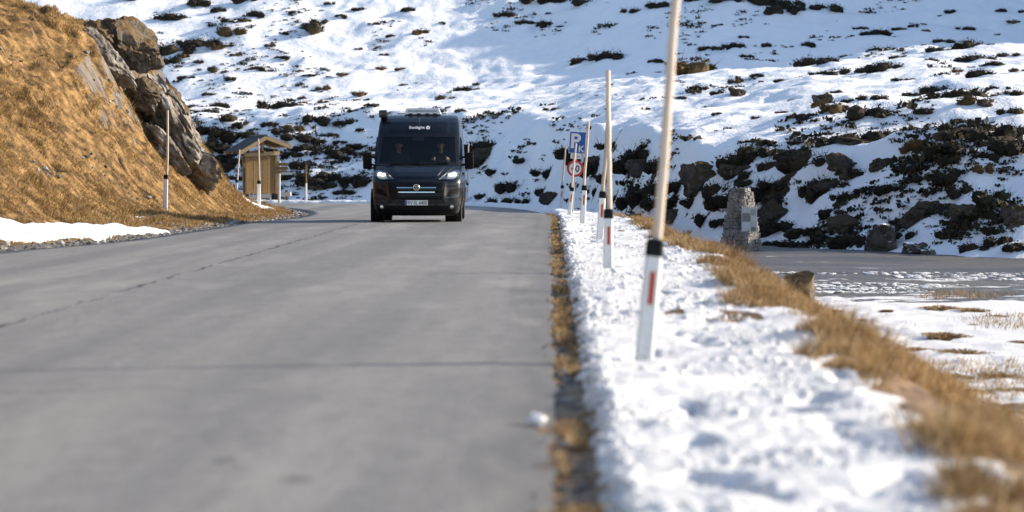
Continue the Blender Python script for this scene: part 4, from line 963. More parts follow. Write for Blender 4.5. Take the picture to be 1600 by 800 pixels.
# ------------------------------------------------------------------ stone cairn with notice board
def cairn():
    Y = 62.5; base = W(1157, 391, Y); base.z = float(zV(base.x, Y)) - .02
    t = empty('stone_cairn', base, R(-33)); tag(t, 'tapering dry-stone cairn with a notice board at the edge of the lay-by', 'cairn')
    H = 1.62; hb, ht = .40, .19
    V = [Vector((sx * w, sy * w, z)) for z, w in ((-.1, hb - .09), (H - .05, ht - .09)) for sx, sy in ((-1, -1), (1, -1), (1, 1), (-1, 1))]
    MB().add(V, [(0, 1, 2, 3), (7, 6, 5, 4), (0, 4, 5, 1), (1, 5, 6, 2), (2, 6, 7, 3), (3, 7, 4, 0)]).build('core', M['mortar'], t)
    blk = []
    for s in range(10):
        bm = bmesh.new(); bmesh.ops.create_cube(bm, size=1); r_ = random.Random(s)
        bmesh.ops.subdivide_edges(bm, edges=bm.edges[:], cuts=1, use_grid_fill=True)
        for v in bm.verts:
            v.co = v.co * (1 - .12 * max(0, v.co.length - .62)) + Vector([r_.uniform(-.075, .075) for _ in range(3)])
        me = bpy.data.meshes.new('stone'); bm.to_mesh(me); bm.free(); me.materials.append(M['stone']); blk.append(me)
    z = 0.0
    while z < H:
        h = random.uniform(.075, .115); w = hb + (ht - hb) * (z + h / 2) / H
        for side in range(4):
            c, s_ = math.cos(side * math.pi / 2), math.sin(side * math.pi / 2); x = -w - random.uniform(0, .04)
            while x < w - .05:
                L = random.uniform(.10, .24); L = min(L, w - x + .04); pr = random.uniform(-.02, .035)
                cx, cy = x + L / 2, -w + .045 - pr
                o = link('stone', random.choice(blk), None, t, (cx * c - cy * s_, cx * s_ + cy * c, z + h / 2), (R(random.uniform(-4, 4)), R(random.uniform(-5, 5)), side * math.pi / 2 + R(random.uniform(-6, 6)) + random.choice((0, math.pi))), (L * .93, .19, h * .93))
                x += L
        z += h
    for k in range(5): link('stone', random.choice(blk), None, t, (random.uniform(-.1, .1), random.uniform(-.1, .1), H + .02), (0, 0, k), (.2, .17, .09))
    # framed board on the corner turned to the camera
    bd = empty('x', (0, 0, 0)); bpy.data.objects.remove(bd)
    q = Matrix.Rotation(R(33), 3, 'Z')
    def L(x, y, z): return q @ Vector((x, y, z))
    def bx(nm, x, z, w, h, y, mat, par): return MB().box(L(x, y, z), (w, .016, h), q, bev=.002).build(nm, mat, par)
    fr = bx('notice_board', .19, .86, .42, .66, -.475, M['galv'], t)
    Pm = [plain('notice_sheet_pale', (.40, .43, .47), .5, 0, .3, 12), plain('notice_sheet_dark', (.16, .17, .19), .5, 0, .6, 18), plain('notice_sheet_white', (.48, .51, .55), .5, 0, .15, 12), plain('notice_sheet_grey', (.27, .29, .32), .5, 0, .4, 20)]
    for (x, z, w, h, k) in [(.11, 1.10, .22, .11, 0), (.11, .92, .22, .23, 1), (.11, .675, .22, .25, 2), (.305, 1.06, .13, .17, 3), (.305, .885, .13, .16, 2), (.305, .73, .13, .12, 0), (.305, .60, .13, .11, 1)]:
        bx('notice_sheet', x, z, w, h, -.486, Pm[k], fr)
    for x in (.0, .385): MB().tube([L(x, -.45, .45), L(x, -.45, 1.24)], .014, 8).build('board_post', M['galv'], t)
cairn()

# lump of snow that has rolled onto the asphalt
Yl = 11.05; xl = (838 - VPX) * Yl / F
tag(link('snow_lump', rock_mesh('snow_lump', 61, 3, 5, .16), M['snow'], None, (xl, Yl, .022), (0, 0, .4), (.055, .05, .036)), 'fist-sized lump of snow lying on the asphalt by the road edge', 'snow lump')

# ================================================================== CAMPER VAN
def paint(name, col, rough=.22, metal=.0):
    t = NT(name); v = t.pos(obj=True); n = t.noise(v, 5, 5); 
    zz = t.node('SeparateXYZ'); t.put(zz.inputs[0], v)
    dirt = t.math('MULTIPLY', t.ramp(zz.outputs[2], [(0.20, 1), (1.0, 0.12)]), t.ramp(t.noise(v, 7, 6, .7), [(.38, 0.04), (.75, .5)]))
    t.set(t.mix(dirt, col, (.16, .14, .115)), t.math('ADD', rough, t.math('MULTIPLY', dirt, .5)), metal, .2, Coat_Weight=.26, Coat_Roughness=.02)
    return t.m
M['paint'] = paint('van_paint', (0.0035, 0.0075, 0.0145))
M['trim'] = plain('van_trim', (0.006, 0.006, 0.007), .6, 0, .2, spec=.12)
M['trim_gloss'] = plain('van_gloss_black', (0.006, 0.006, 0.007), .12, 0, .1)
M['chrome'] = plain('chrome', (0.60, 0.61, 0.62), .18, 1.0, .04)
M['tyre'] = plain('tyre_rubber', (0.012, 0.012, 0.012), .85, 0, .3, 20)
M['rim'] = plain('rim_grey', (0.16, 0.16, 0.165), .4, .8)
M['seat'] = plain('seat_cloth', (0.030, 0.032, 0.036), .9, 0, .3, 30)
M['cabin'] = plain('cabin_plastic', (0.018, 0.018, 0.020), .75)
M['lens_orange'] = plain('amber_lens', (.65, .17, .012), .25)
M['plate_white'] = plain('plate_white', (.74, .74, .72), .45, 0, .03)
M['plate_blue'] = plain('plate_blue', (.01, .06, .40), .45)
M['skin'] = plain('skin', (.50, .29, .20), .55, 0, .08, 8)
M['hair'] = plain('hair', (.022, .014, .010), .7, 0, .3, 40)
M['jacket'] = plain('jacket', (.030, .034, .045), .85, 0, .3, 18)
M['sweater'] = plain('sweater', (.035, .040, .05), .9, 0, .25, 25)
M['window_tone'] = plain('window_tone', (.055, .065, .085), .9, 0, .2)  # bluish tone for the lighter window area behind the driver
M['roof_unit'] = plain('roof_unit_white', (.62, .63, .64), .4, 0, .05)
M['solar'] = plain('solar_panel', (.35, .37, .40), .25, .1, .1)
def glass(name, tint=.70, refl=1.0):
    t = NT(name); tr = t.node('BsdfTransparent'); tr.inputs[0].default_value = (tint * .94, tint, tint, 1); gl = t.node('BsdfGlossy'); gl.inputs['Roughness'].default_value = .03
    lw = t.node('Fresnel'); lw.inputs[0].default_value = 1.5; mx = t.node('MixShader')
    t.put(mx.inputs[0], t.math('MULTIPLY', lw.outputs[0], refl, clamp=True)); t.t.links.new(tr.outputs[0], mx.inputs[1]); t.t.links.new(gl.outputs[0], mx.inputs[2]); t.t.links.new(mx.outputs[0], t.out.inputs[0]); return t.m
M['glass'] = glass('windscreen_glass', .74, 1.0); M['lens'] = glass('lamp_lens', .92, .8)
def emit(name, col, st):
    t = NT(name); t.set((.8, .8, .8), .3); t.put(t.p.inputs['Emission Color'], (*col, 1)); t.p.inputs['Emission Strength'].default_value = st; return t.m
M['lamp_on'] = emit('lamp_on', (1.0, .80, .55), 1.8); M['lamp_soft'] = emit('lamp_soft', (1.0, .93, .85), .12)
M['lamp_bowl'] = plain('lamp_bowl', (.55, .56, .58), .22, .9)

LZ = [.17, .24, .32, .45, .62, .80, .93, 1.00, 1.08, 1.18, 1.27, 1.345, 2.05, 2.20, 2.34, 2.44, 2.50, 2.535, 2.55]
LW = [.90, .955, .985, 1.0, 1.012, 1.02, 1.025, 1.025, 1.022, 1.018, 1.012, 1.008, .965, .952, .940, .922, .895, .84, .60]
LY = [.22, .06, .015, .0, -.005, .01, .05, .105, .20, .36, .55, .74, 1.42, 1.56, 1.72, 1.90, 2.08, 2.30, 2.60]
LC = [.42, .50, .50, .48, .46, .45, .44, .42, .38, .33, .29, .26, .20, .22, .24, .26, .28, .30, .30]
YREAR = 5.95
def vw(z): return float(np.interp(z, LZ, LW))
def vy(x, z):
    w = vw(z); y0 = float(np.interp(z, LZ, LY)); c = float(np.interp(z, LZ, LC)); u = min(1.0, abs(x) / w); n = 2.5
    y = y0 + .05 * u * u + (c - .05) * (1 - (1 - u ** n) ** (1 / n)); ax = abs(x)
    q = lambda a, b, v: (lambda s_: s_ * s_ * (3 - 2 * s_))(min(1.0, max(0.0, (v - a) / (b - a))))
    y -= .040 * (1 - q(.44 + .35 * max(0, z - 1.0), .54 + .35 * max(0, z - 1.0), ax)) * q(.99, 1.06, z) * (1 - q(1.27, 1.34, z))   # raised bonnet centre
    y -= .030 * (1 - q(.62, .72, ax)) * q(.47, .54, z) * (1 - q(.95, 1.0, z))                                                     # grille carrier stands proud
    y += .030 * q(.60, .70, ax) * (1 - q(.90, .97, ax)) * q(.60, .66, z) * (1 - q(.80, .90, z))                                   # hollow round the side intakes
    y -= .022 * (1 - q(.66, .74, ax)) * q(2.08, 2.13, z) * (1 - q(2.36, 2.46, z))                                                 # cap panel
    return y
AX1, AX2, WRAD = 1.00, 4.95, .345
WS_O = [(-.945, 1.33), (.945, 1.33), (.895, 2.065), (-.895, 2.065)]
WS_I = [(-.885, 1.385), (.885, 1.385), (.835, 2.01), (-.835, 2.01)]
def inpoly(x, z, P):
    r = True
    for i in range(len(P)):
        a = P[i]; b = P[(i + 1) % len(P)]
        if (b[0] - a[0]) * (z - a[1]) - (b[1] - a[1]) * (x - a[0]) < 0: r = False
    return r
def row(P, z):
    xs = []
    for i in range(len(P)):
        a, b = P[i], P[(i + 1) % len(P)]
        if (a[1] - z) * (b[1] - z) <= 0 and abs(a[1] - b[1]) > 1e-9:
            t = (z - a[1]) / (b[1] - a[1]); xs.append(a[0] + t * (b[0] - a[0]))
    return (min(xs), max(xs)) if xs else None
def fpatch(P, off, nr=10, nc=14, skirt=.03, back=0.0):
    """patch lying on the van's front surface, outlined by the (x, z) polygon, raised by off"""
    z0 = min(p[1] for p in P); z1 = max(p[1] for p in P); m = MB(); V = []
    for i in range(nr + 1):
        z = z0 + (z1 - z0) * i / nr; z = min(max(z, z0 + 1e-5), z1 - 1e-5); a, b = row(P, z)
        for j in range(nc + 1):
            x = a + (b - a) * j / nc; V.append(Vector((x, vy(x, z) - off, z)))
    n = (nr + 1) * (nc + 1); Fc = [(i * (nc + 1) + j, i * (nc + 1) + j + 1, (i + 1) * (nc + 1) + j + 1, (i + 1) * (nc + 1) + j) for i in range(nr) for j in range(nc)]
    if skirt:
        ring = [j for j in range(nc + 1)] + [i * (nc + 1) + nc for i in range(1, nr + 1)] + [nr * (nc + 1) + j for j in range(nc - 1, -1, -1)] + [i * (nc + 1) for i in range(nr - 1, 0, -1)]
        V2 = [V[k] + Vector((0, skirt, 0)) for k in ring]; V += V2; L_ = len(ring)
        Fc += [(ring[k], n + k, n + (k + 1) % L_, ring[(k + 1) % L_]) for k in range(L_)]
    return m.add(V, Fc)
def spatch(y0, y1, z0, z1, side, off, nr=8, nc=8, ztop=None):
    m = MB(); V = []
    for i in range(nr + 1):
        for j in range(nc + 1):
            y = y0 + (y1 - y0) * j / nc; zt = z1 if ztop is None else ztop(y); z = z0 + (zt - z0) * i / nr
            V.append(Vector((side * (vw(z) + off), y, z)))
    return m.add(V, [(i * (nc + 1) + j, i * (nc + 1) + j + 1, (i + 1) * (nc + 1) + j + 1, (i + 1) * (nc + 1) + j) for i in range(nr) for j in range(nc)])
def mirrored(P): return [(-x, z) for x, z in P][::-1]
SW = lambda y: min(1.97, 1.47 + (y - 1.02) * .95)     # top line of the front side window
def van():
    t = empty('camper_van', W(651, 346, 52.0)); t.location.y = 51.9; t.location.x = (651 - VPX) * 52.0 / F; t.location.z = float(zr(52.9)) + .012; t.rotation_euler.z = R(1.2)
    tag(t, 'dark blue camper van with headlights on, driving towards the camera', 'van')
    # ---- body shell, stacked horizontal sections
    zs = np.unique(np.concatenate([np.linspace(.17, 2.55, 74), LZ])); nf = 71; ns = 40; V = []
    for z in zs:
        w = vw(z); c = float(np.interp(z, LZ, LY)) + float(np.interp(z, LZ, LC))
        sy = np.linspace(YREAR, c, ns, endpoint=False)
        th = np.linspace(-1, 1, nf); xs = np.sign(th) * (1 - (1 - np.abs(th)) ** 1.5) * w
        V += [(-w, y, z) for y in sy] + [(x, vy(x, z), z) for x in xs] + [(w, y, z) for y in sy[::-1]]
    V = np.array(V); nn = 2 * ns + nf; q = grid_faces(len(zs), nn)
    C = V[q]; cen = C.mean(1); keep = np.ones(len(q), bool)
    for k in range(len(q)):
        x, y, z = cen[k]
        col = (k % (nn - 1)); front = ns <= col < ns + nf - 1
        if front and 1.3 < z < 2.1 and all(inpoly(p[0], p[2], [(-.925, 1.345), (.925, 1.345), (.875, 2.05), (-.875, 2.05)]) for p in C[k]): keep[k] = False
        if abs(x) > .8 and not (front and abs(x) < .9):
            for ax in (AX1, AX2):
                if math.hypot(y - ax, (z - .34)) < .43 and z < .80: keep[k] = False
            if 1.10 < y < 2.0 and 1.43 < z < min(1.95, SW(y) - .03): keep[k] = False
    top = np.arange(nn) + (len(zs) - 1) * nn
    F4 = q[keep]
    me = np_mesh('body', V, [F4]); bm = bmesh.new(); bm.from_mesh(me)
    bm.verts.ensure_lookup_table(); bm.faces.new([bm.verts[i] for i in top]); bm.faces.new([bm.verts[i * nn] for i in range(len(zs))] + [bm.verts[i * nn + nn - 1] for i in range(len(zs) - 1, -1, -1)])
    bmesh.ops.recalc_face_normals(bm, faces=bm.faces[:]); bm.to_mesh(me); bm.free(); autosmooth(me, 32)
    body = link('body', me, M['paint'], t)
    MB().box((0, 3.2, .30), (1.62, 4.6, .16)).build('underbody', M['trim'], t)
    # ---- windscreen
    fpatch(WS_I, -.004, 16, 26, 0).build('windscreen', M['glass'], t, smooth=True)
    fr = MB()
    lo = [(-.945, 1.33), (.945, 1.33), (.885, 1.40), (-.885, 1.40)]; hi = [(-.84, 1.985), (.84, 1.985), (.895, 2.065), (-.895, 2.065)]
    for P, a, b in ((lo, 4, 30), (hi, 4, 30), ([(-.945, 1.33), (-.885, 1.33), (-.835, 2.065), (-.895, 2.065)], 16, 3), ([(.885, 1.33), (.945, 1.33), (.895, 2.065), (.835, 2.065)], 16, 3)):
        p = fpatch(P, .006, a, b, .012); fr.add(p.v, p.f)
    fr.build('windscreen_surround', M['trim_gloss'], t, smooth=True)
    fpatch([(-.13, 1.90), (.13, 1.90), (.16, 2.03), (-.16, 2.03)], .001, 4, 4, .02).build('sensor_housing', M['trim_gloss'], t)
    for x0, x1 in ((-.62, .02), (.05, .70)):
        wp = MB(); pts = [Vector((x, vy(x, z) - .035, z)) for x, z in ((x0, 1.352), ((x0 + x1) / 2, 1.372), (x1, 1.395))]
        wp.tube(pts, [.013, .010, .007], 6); wp.build('wiper', M['trim'], t)
        MB().box(pts[0] + Vector((0, -.01, 0)), (.05, .05, .04), bev=.006).build('wiper_pivot', M['trim'], t)
    # scuttle, bonnet seams
    fpatch([(-.96, 1.305), (.96, 1.305), (.955, 1.345), (-.955, 1.345)], .004, 3, 30, .01).build('scuttle', M['trim'], t)
    fpatch([(-.60, .985), (.60, .985), (.60, .997), (-.60, .997)], .003, 2, 20, .006).build('bonnet_gap', M['trim_gloss'], t)
    for s in (-1, 1):
        P = [(.60, .99), (.70, 1.19), (.86, 1.30), (.872, 1.30), (.715, 1.19), (.612, .99)]
        m = MB()
        for (a, b) in zip([(.61, .995), (.66, 1.08), (.71, 1.19), (.80, 1.25)], [(.66, 1.08), (.71, 1.19), (.80, 1.25), (.875, 1.30)]):
            m.bar((s * a[0], vy(a[0], a[1]) - .002, a[1]), (s * b[0], vy(b[0], b[1]) - .002, b[1]), .008, .008)
        m.build('bonnet_seam', M['trim_gloss'], t)
        # raised bonnet crease
        m = MB(); m.tube([(s * x, vy(x, z) + .006, z) for x, z in ((.42, 1.02), (.50, 1.12), (.58, 1.22), (.66, 1.31))], [.012, .016, .016, .010], 8); m.build('bonnet_crease', M['paint'], t, smooth=True)
    # ---- grille, bars, emblem
    g = fpatch([(-.60, .545), (.60, .545), (.66, .93), (-.66, .93)], .006, 12, 24, .03).build('grille', M['trim'], t)
    for z in np.linspace(.585, .90, 8):
        if min(abs(z - .815), abs(z - .715)) < .02: continue
        fpatch([(-.58, z - .006), (.58, z - .006), (.58, z + .006), (-.58, z + .006)], .014, 2, 20, .012).build('grille_slat', M['trim_gloss'], g)
    for z, x in ((.815, .44), (.705, .42)): 
        for a, b in (((-x, -.085), (.085, x)) if z > .8 else ((-x, x),)):
            pass
    for a, b, z in ((-.45, -.08, .815), (.08, .45, .815), (-.42, .42, .712)):
        fpatch([(a, z - .012), (b, z - .012), (b, z + .012), (a, z + .012)], .026, 3, 14, .02).build('chrome_bar', M['chrome'], g)
    Mx = Matrix.Translation((0, vy(0, .82) - .02, .82)) @ Matrix.Rotation(R(90), 4, 'X')
    e = MB().lathe([(.075, -.01), (.075, .018), (.068, .026), (.058, .026), (.056, .016)], Mx, 28).build('emblem', M['chrome'], t, smooth=True)
    MB().lathe([(.055, .0), (.055, .019)], Mx, 24).build('emblem_field', M['trim_gloss'], e)
    mk = MB(); ye = vy(0, .82) - .042
    for s in (-1, 1): mk.bar((s * .030, ye, .855), (s * .004, ye, .785), .006, .014, Vector((0, 1, 0)))
    mk.bar((-.016, ye, .84), (.016, ye, .84), .006, .008, Vector((0, 1, 0))); mk.build('emblem_mark', M['chrome'], e)
    # ---- bumper details
    fpatch([(-.86, .18), (.86, .18), (.945, .40), (-.945, .40)], .006, 8, 40, .03).build('bumper_skirt', M['trim'], t)
    fpatch([(-.97, .46), (.97, .46), (.98, .475), (-.98, .475)], .003, 2, 40, .006).build('bumper_seam', M['trim_gloss'], t)
    for s in (-1, 1):
        P = [(.66, .64), (.90, .66), (.93, .80), (.80, .795)]; P = P if s > 0 else mirrored(P)
        fpatch(P, .004, 6, 8, .02).build('side_intake', M['trim'], t)
        P = [(.64, .618), (.87, .640), (.875, .655), (.64, .632)]; P = P if s > 0 else mirrored(P)
        fpatch(P, .012, 3, 10, .02).build('intake_lip', M['paint'], t)
        P = [(.70, .315), (.88, .33), (.90, .43), (.73, .42)]; P = P if s > 0 else mirrored(P)
        f = fpatch(P, .010, 5, 6, .02).build('fog_lamp_recess', M['trim_gloss'], t)
        c = Vector((s * .80, vy(.80, .375) - .012, .375)); MB().lathe([(.045, 0), (.043, .014), (.03, .02)], Matrix.Translation(c) @ Matrix.Rotation(R(90), 4, 'X') @ Matrix.Rotation(R(0), 4, 'Y'), 18).build('fog_lamp', M['chrome'], f, smooth=True)
    # ---- headlights
    for s in (-1, 1):
        P = [(.50, 1.005), (.84, 1.005), (.965, 1.07), (.985, 1.19), (.90, 1.225), (.70, 1.175)]
        P = P if s > 0 else mirrored(P)
        h = fpatch(P, .004, 12, 14, .02).build('headlight', M['lamp_bowl'], t, smooth=True)
        Q = [(.55, 1.02), (.83, 1.02), (.94, 1.08), (.955, 1.18), (.89, 1.205), (.72, 1.16)]; Q = Q if s > 0 else mirrored(Q)
        Q2 = [(.69, 1.045), (.88, 1.045), (.925, 1.09), (.93, 1.16), (.86, 1.185), (.72, 1.14)]; Q2 = Q2 if s > 0 else mirrored(Q2)
        fpatch(Q2, .009, 6, 8, 0).build('lamp_reflector', M['lamp_soft'], h, smooth=True)
        for (cx, cz, r) in ((.765, 1.10, .046), (.85, 1.115, .052)):
            c = Vector((s * cx, vy(cx, cz) - .018, cz)); MB().lathe([(r, 0), (r * .9, .012), (r * .5, .02), (.004, .022)], Matrix.Translation(c) @ Matrix.Rotation(R(90), 4, 'X'), 18).build('bulb', M['lamp_on'], h, smooth=True)
        fpatch(P, .045, 12, 14, .05).build('lens_cover', M['lens'], h, smooth=True)
    # ---- number plate
    yp = vy(.0, .47) - .022
    pl = MB().box((0, yp, .468), (.545, .014, .135), bev=.004).build('plate_holder', M['trim'], t)
    pw = MB().box((0, yp - .009, .470), (.525, .006, .115), bev=.002).build('number_plate', M['plate_white'], t)
    MB().box((-.238, yp - .0125, .470), (.046, .003, .108)).build('blue_strip', M['plate_blue'], pw)
    Vt, Ft = text_mesh('RV·SL 6400', .082, 0, .012, .80); wd = max(v.x for v in Vt) - min(v.x for v in Vt); k = .44 / wd
    MB().add([Vector((v.x * k + .024, yp - .0135, v.z + .470)) for v in Vt], Ft).build('plate_lettering', M['sign_black'], pw)
    # ---- lettering above the windscreen, on the sloping cap
    Vt, Ft = text_mesh('Sunlight', .10, 0, .022, 1.0); wd = max(v.x for v in Vt) - min(v.x for v in Vt); k = .37 / wd
    MB().add([Vector((v.x * k - .045, vy(v.x * k - .045, 2.205 + v.z * .85) - .007, 2.205 + v.z * .85)) for v in Vt], Ft).build('lettering', M['sign_white'], t)
    ic = MB()
    ring = lambda r: [(r * math.cos(a) * (1 if abs(math.cos(a)) < 9 else 1), r * math.sin(a)) for a in np.linspace(0, 2 * math.pi, 20, endpoint=False)]
    o_, i_ = ring(.045), ring(.018); P3 = [Vector((.215 + x, vy(.215 + x, 2.21 + z) - .007, 2.21 + z * .95)) for x, z in o_ + i_]
    ic.add(P3, [(j, (j + 1) % 20, 20 + (j + 1) % 20, 20 + j) for j in range(20) if j not in (15,)]); ic.build('round_logo', M['sign_white'], t)
    # ---- cap creases, ribs
    for s in (-1, 1):
        m = MB(); m.tube([(s * x, vy(x, z) + .004, z) for x, z in ((.80, 2.10), (.785, 2.25), (.755, 2.38), (.72, 2.47))], .012, 8); m.build('cap_crease', M['paint'], t, smooth=True)
    MB().tube([(.01, vy(.01, z) + .001, z) for z in (2.28, 2.36, 2.44, 2.50, 2.53)], .006, 6).build('roof_rib', M['chrome'], t)
    # ---- side glass, doors, mouldings
    for s in (-1, 1):
        spatch(1.06, 2.02, 1.41, 1.97, s, .004, 8, 10, SW).build('side_window', M['glass'], t, smooth=True)
        fr = MB()
        for a, b in (((1.04, 1.40), (2.05, 1.40)), ((2.03, 1.40), (2.03, 1.98)), ((1.56, 1.975), (2.03, 1.98)), ((1.05, 1.47), (1.57, 1.97))):
            fr.bar((s * (vw(a[1]) + .002), a[0], a[1]), (s * (vw(b[1]) + .002), b[0], b[1]), .035, .035)
        fr.build('side_window_frame', M['trim_gloss'], t)
        spatch(3.0, 3.9, 1.45, 1.95, s, .018, 4, 6).build('rear_side_window', M['trim_gloss'], t)
        spatch(1.45, 4.4, .55, .68, s, .014, 3, 10).build('side_moulding', M['trim'], t)
        for y in (1.42, 2.16, 3.45): MB().bar((s * (vw(1.3) + .002), y, .62), (s * (vw(1.3) + .001), y, 1.40), .006, .01).build('door_seam', M['trim_gloss'], t)
        MB().box((s * (vw(1.15) + .022), 1.98, 1.13), (.04, .2, .05), bev=.012).build('door_handle', M['trim'], t)
        for y in (1.62, 3.1, 4.3): MB().box((s * (vw(.5) + .008), y, .49), (.016, .09, .035), bev=.004).build('side_marker', M['lens_orange'], t)
        # ---- mirror: tall housing on two arms
        mr = MB().box((s * 1.185, 1.16, 1.43), (.205, .16, .39), bev=.045).build('mirror', M['trim'], t, smooth=True)
        MB().box((s * 1.19, 1.245, 1.43), (.165, .01, .33), bev=.003).build('mirror_glass', M['chrome'], mr)
        for z in (1.34, 1.52): MB().bar((s * 1.0, 1.22, z - .01), (s * 1.10, 1.17, z), .06, .045).build('mirror_arm', M['trim'], mr)
    # ---- wheels
    Ry = Matrix.Rotation(R(90), 4, 'Y')
    for s in (-1, 1):
        for ax in (AX1, AX2):
            w = empty('wheel', (0, 0, 0)); bpy.data.objects.remove(w)
            c = Vector((s * .905, ax, WRAD)); Mx = Matrix.Translation(c) @ Ry
            ty = MB().lathe([(.215, -.105), (.30, -.115), (.330, -.108), (.345, -.085), (.347, -.03), (.347, .03), (.345, .085), (.330, .108), (.30, .115), (.215, .105)], Mx, 40).build('wheel', M['tyre'], t, smooth=True)
            tr = MB()
            for k in range(40):
                a = 2 * math.pi * k / 40
                for xx in (-.075, -.025, .025, .075):
                    tr.box(c + Vector((xx, .348 * math.cos(a), .348 * math.sin(a))), (.040, .034, .010), Matrix.Rotation(a - math.pi / 2, 3, 'X'))
            tr.build('tread', M['tyre'], ty)
            MB().lathe([(.215, -.09), (.22, .098), (.20, .10), (.17, .06), (.06, .075), (.05, .09), (.005, .09)], Mx if s > 0 else Matrix.Translation(c) @ Matrix.Rotation(R(-90), 4, 'Y'), 30).build('rim', M['rim'], ty, smooth=True)
            # dark wheel housing and arch lip
            MB().lathe([(.44, -.22), (.44, .05)], Matrix.Translation((s * .86, ax, .34)) @ Ry, 30).build('wheel_housing', M['trim'], t)
            lp = MB(); lp.tube([(s * (vw(.34 + .435 * math.sin(a)) + .006), ax + .435 * math.cos(a), .34 + .435 * math.sin(a)) for a in np.linspace(-.25, math.pi + .25, 24)], .022, 6); lp.build('arch_lip', M['trim'], t, smooth=True)
        MB().box((s * .90, .52, .30), (.06, .14, .30), bev=.01).build('mud_flap', M['trim'], t)
    # ---- roof: hatch with sloping front, solar panel, awning cassette
    hz = 2.535
    m = MB(); V = [Vector(p) for p in ((-.36, 2.15, hz), (.50, 2.15, hz), (.50, 3.1, hz), (-.36, 3.1, hz), (-.32, 2.24, hz + .15), (.44, 2.24, hz + .15), (.44, 3.0, hz + .15), (-.32, 3.0, hz + .15))]
    m.add(V, [(0, 1, 5, 4), (1, 2, 6, 5), (2, 3, 7, 6), (3, 0, 4, 7), (4, 5, 6, 7), (3, 2, 1, 0)])
    rh = m.build('roof_hatch', M['roof_unit'], t)
    for x in (-.22, -.02, .18, .36): MB().box((x, 2.13, hz + .012), (.10, .02, .02)).build('hatch_clip', M['trim'], rh)
    MB().box((.07, 2.185, hz + .085), (.70, .012, .05), Matrix.Rotation(R(-31), 3, 'X')).build('hatch_window', M['solar'], rh)
    MB().box((.0, 4.4, hz + .05), (1.2, 1.6, .04), bev=.008).build('solar_panel', M['solar'], t)
    aw = MB().box((-.87, 3.6, 2.53), (.17, 3.4, .16), bev=.035).build('awning_cassette', M['trim'], t, smooth=True)
    MB().box((-.86, 1.88, 2.54), (.19, .06, .18), bev=.03).build('end_cap', M['trim_gloss'], aw, smooth=True)
    MB().box((-.80, 2.0, 2.45), (.08, .10, .10), bev=.01).build('awning_bracket', M['trim'], aw)
    # ---- cab interior
    d = MB(); V = [Vector(p) for p in ((-.93, .95, 1.0), (.93, .95, 1.0), (.93, 1.62, 1.0), (-.93, 1.62, 1.0), (-.91, .92, 1.33), (.91, .92, 1.33), (.91, 1.52, 1.36), (-.91, 1.52, 1.36))]
    d.add(V, [(0, 1, 5, 4), (1, 2, 6, 5), (2, 3, 7, 6), (3, 0, 4, 7), (4, 5, 6, 7), (3, 2, 1, 0)]); d.build('dashboard', M['cabin'], t)
    MB().box((.50, 1.36, 1.40), (.38, .22, .09), bev=.03).build('instrument_hood', M['cabin'], t, smooth=True)
    sw = MB(); cs = Vector((.50, 1.66, 1.40)); ax_ = Matrix.Rotation(R(-28), 3, 'X')
    sw.tube([cs + ax_ @ Vector((.19 * math.cos(a), 0, .19 * math.sin(a))) for a in np.linspace(0, 2 * math.pi, 29)], .017, 8)
    for a in (.2, math.pi - .2, -math.pi / 2): sw.bar(cs, cs + ax_ @ Vector((.185 * math.cos(a), 0, .185 * math.sin(a))), .03, .02)
    sw.build('steering_wheel', M['trim'], t)
    for x in (-.50, .50):
        st = MB().box((x, 2.33, 1.32), (.50, .14, .78), Matrix.Rotation(R(10), 3, 'X'), bev=.05).build('seat', M['seat'], t, smooth=True)
        MB().box((x, 2.41, 1.83), (.27, .10, .20), Matrix.Rotation(R(6), 3, 'X'), bev=.04).build('headrest', M['seat'], st, smooth=True)
        MB().box((x, 2.08, .93), (.50, .52, .16), bev=.05).build('seat_cushion', M['seat'], st, smooth=True)
    MB().box((0, 2.75, 1.45), (1.82, .03, 2.0)).build('cabin_partition', M['cabin'], t)
    MB().box((.66, 2.72, 1.90), (.48, .03, .26), bev=.01).build('window_tone_panel', M['window_tone'], t)  # added panel standing in for the lighter window area behind the driver
    MB().box((0, 1.54, 1.955), (.24, .03, .07), bev=.012).build('inner_mirror', M['trim'], t)
    return t
VAN = van()

# ------------------------------------------------------------------ people in the cab
def limb(bm, pts, rad, n=10):
    m = MB(); m.tube(pts, rad, n); vs = [bm.verts.new(v) for v in m.v]
    for f in m.f:
        try: bm.faces.new([vs[i] for i in f])
        except ValueError: pass
def skin_mesh(name, J, E, root):
    me = bpy.data.meshes.new(name); me.from_pydata([j[0] for j in J], E, []); o = bpy.data.objects.new(name, me); COL.objects.link(o)
    o.modifiers.new('s', 'SKIN'); 
    for v, j in zip(me.skin_vertices[0].data, J): v.radius = j[1] if hasattr(j[1], '__len__') else (j[1], j[1])
    me.skin_vertices[0].data[root].use_root = True
    o.modifiers.new('d', 'SUBSURF').levels = 2
    dg = bpy.context.evaluated_depsgraph_get(); out = bpy.data.meshes.new_from_object(o.evaluated_get(dg)); bpy.data.objects.remove(o); bpy.data.meshes.remove(me)
    out.name = name; out.polygons.foreach_set('use_smooth', [True] * len(out.polygons)); return out
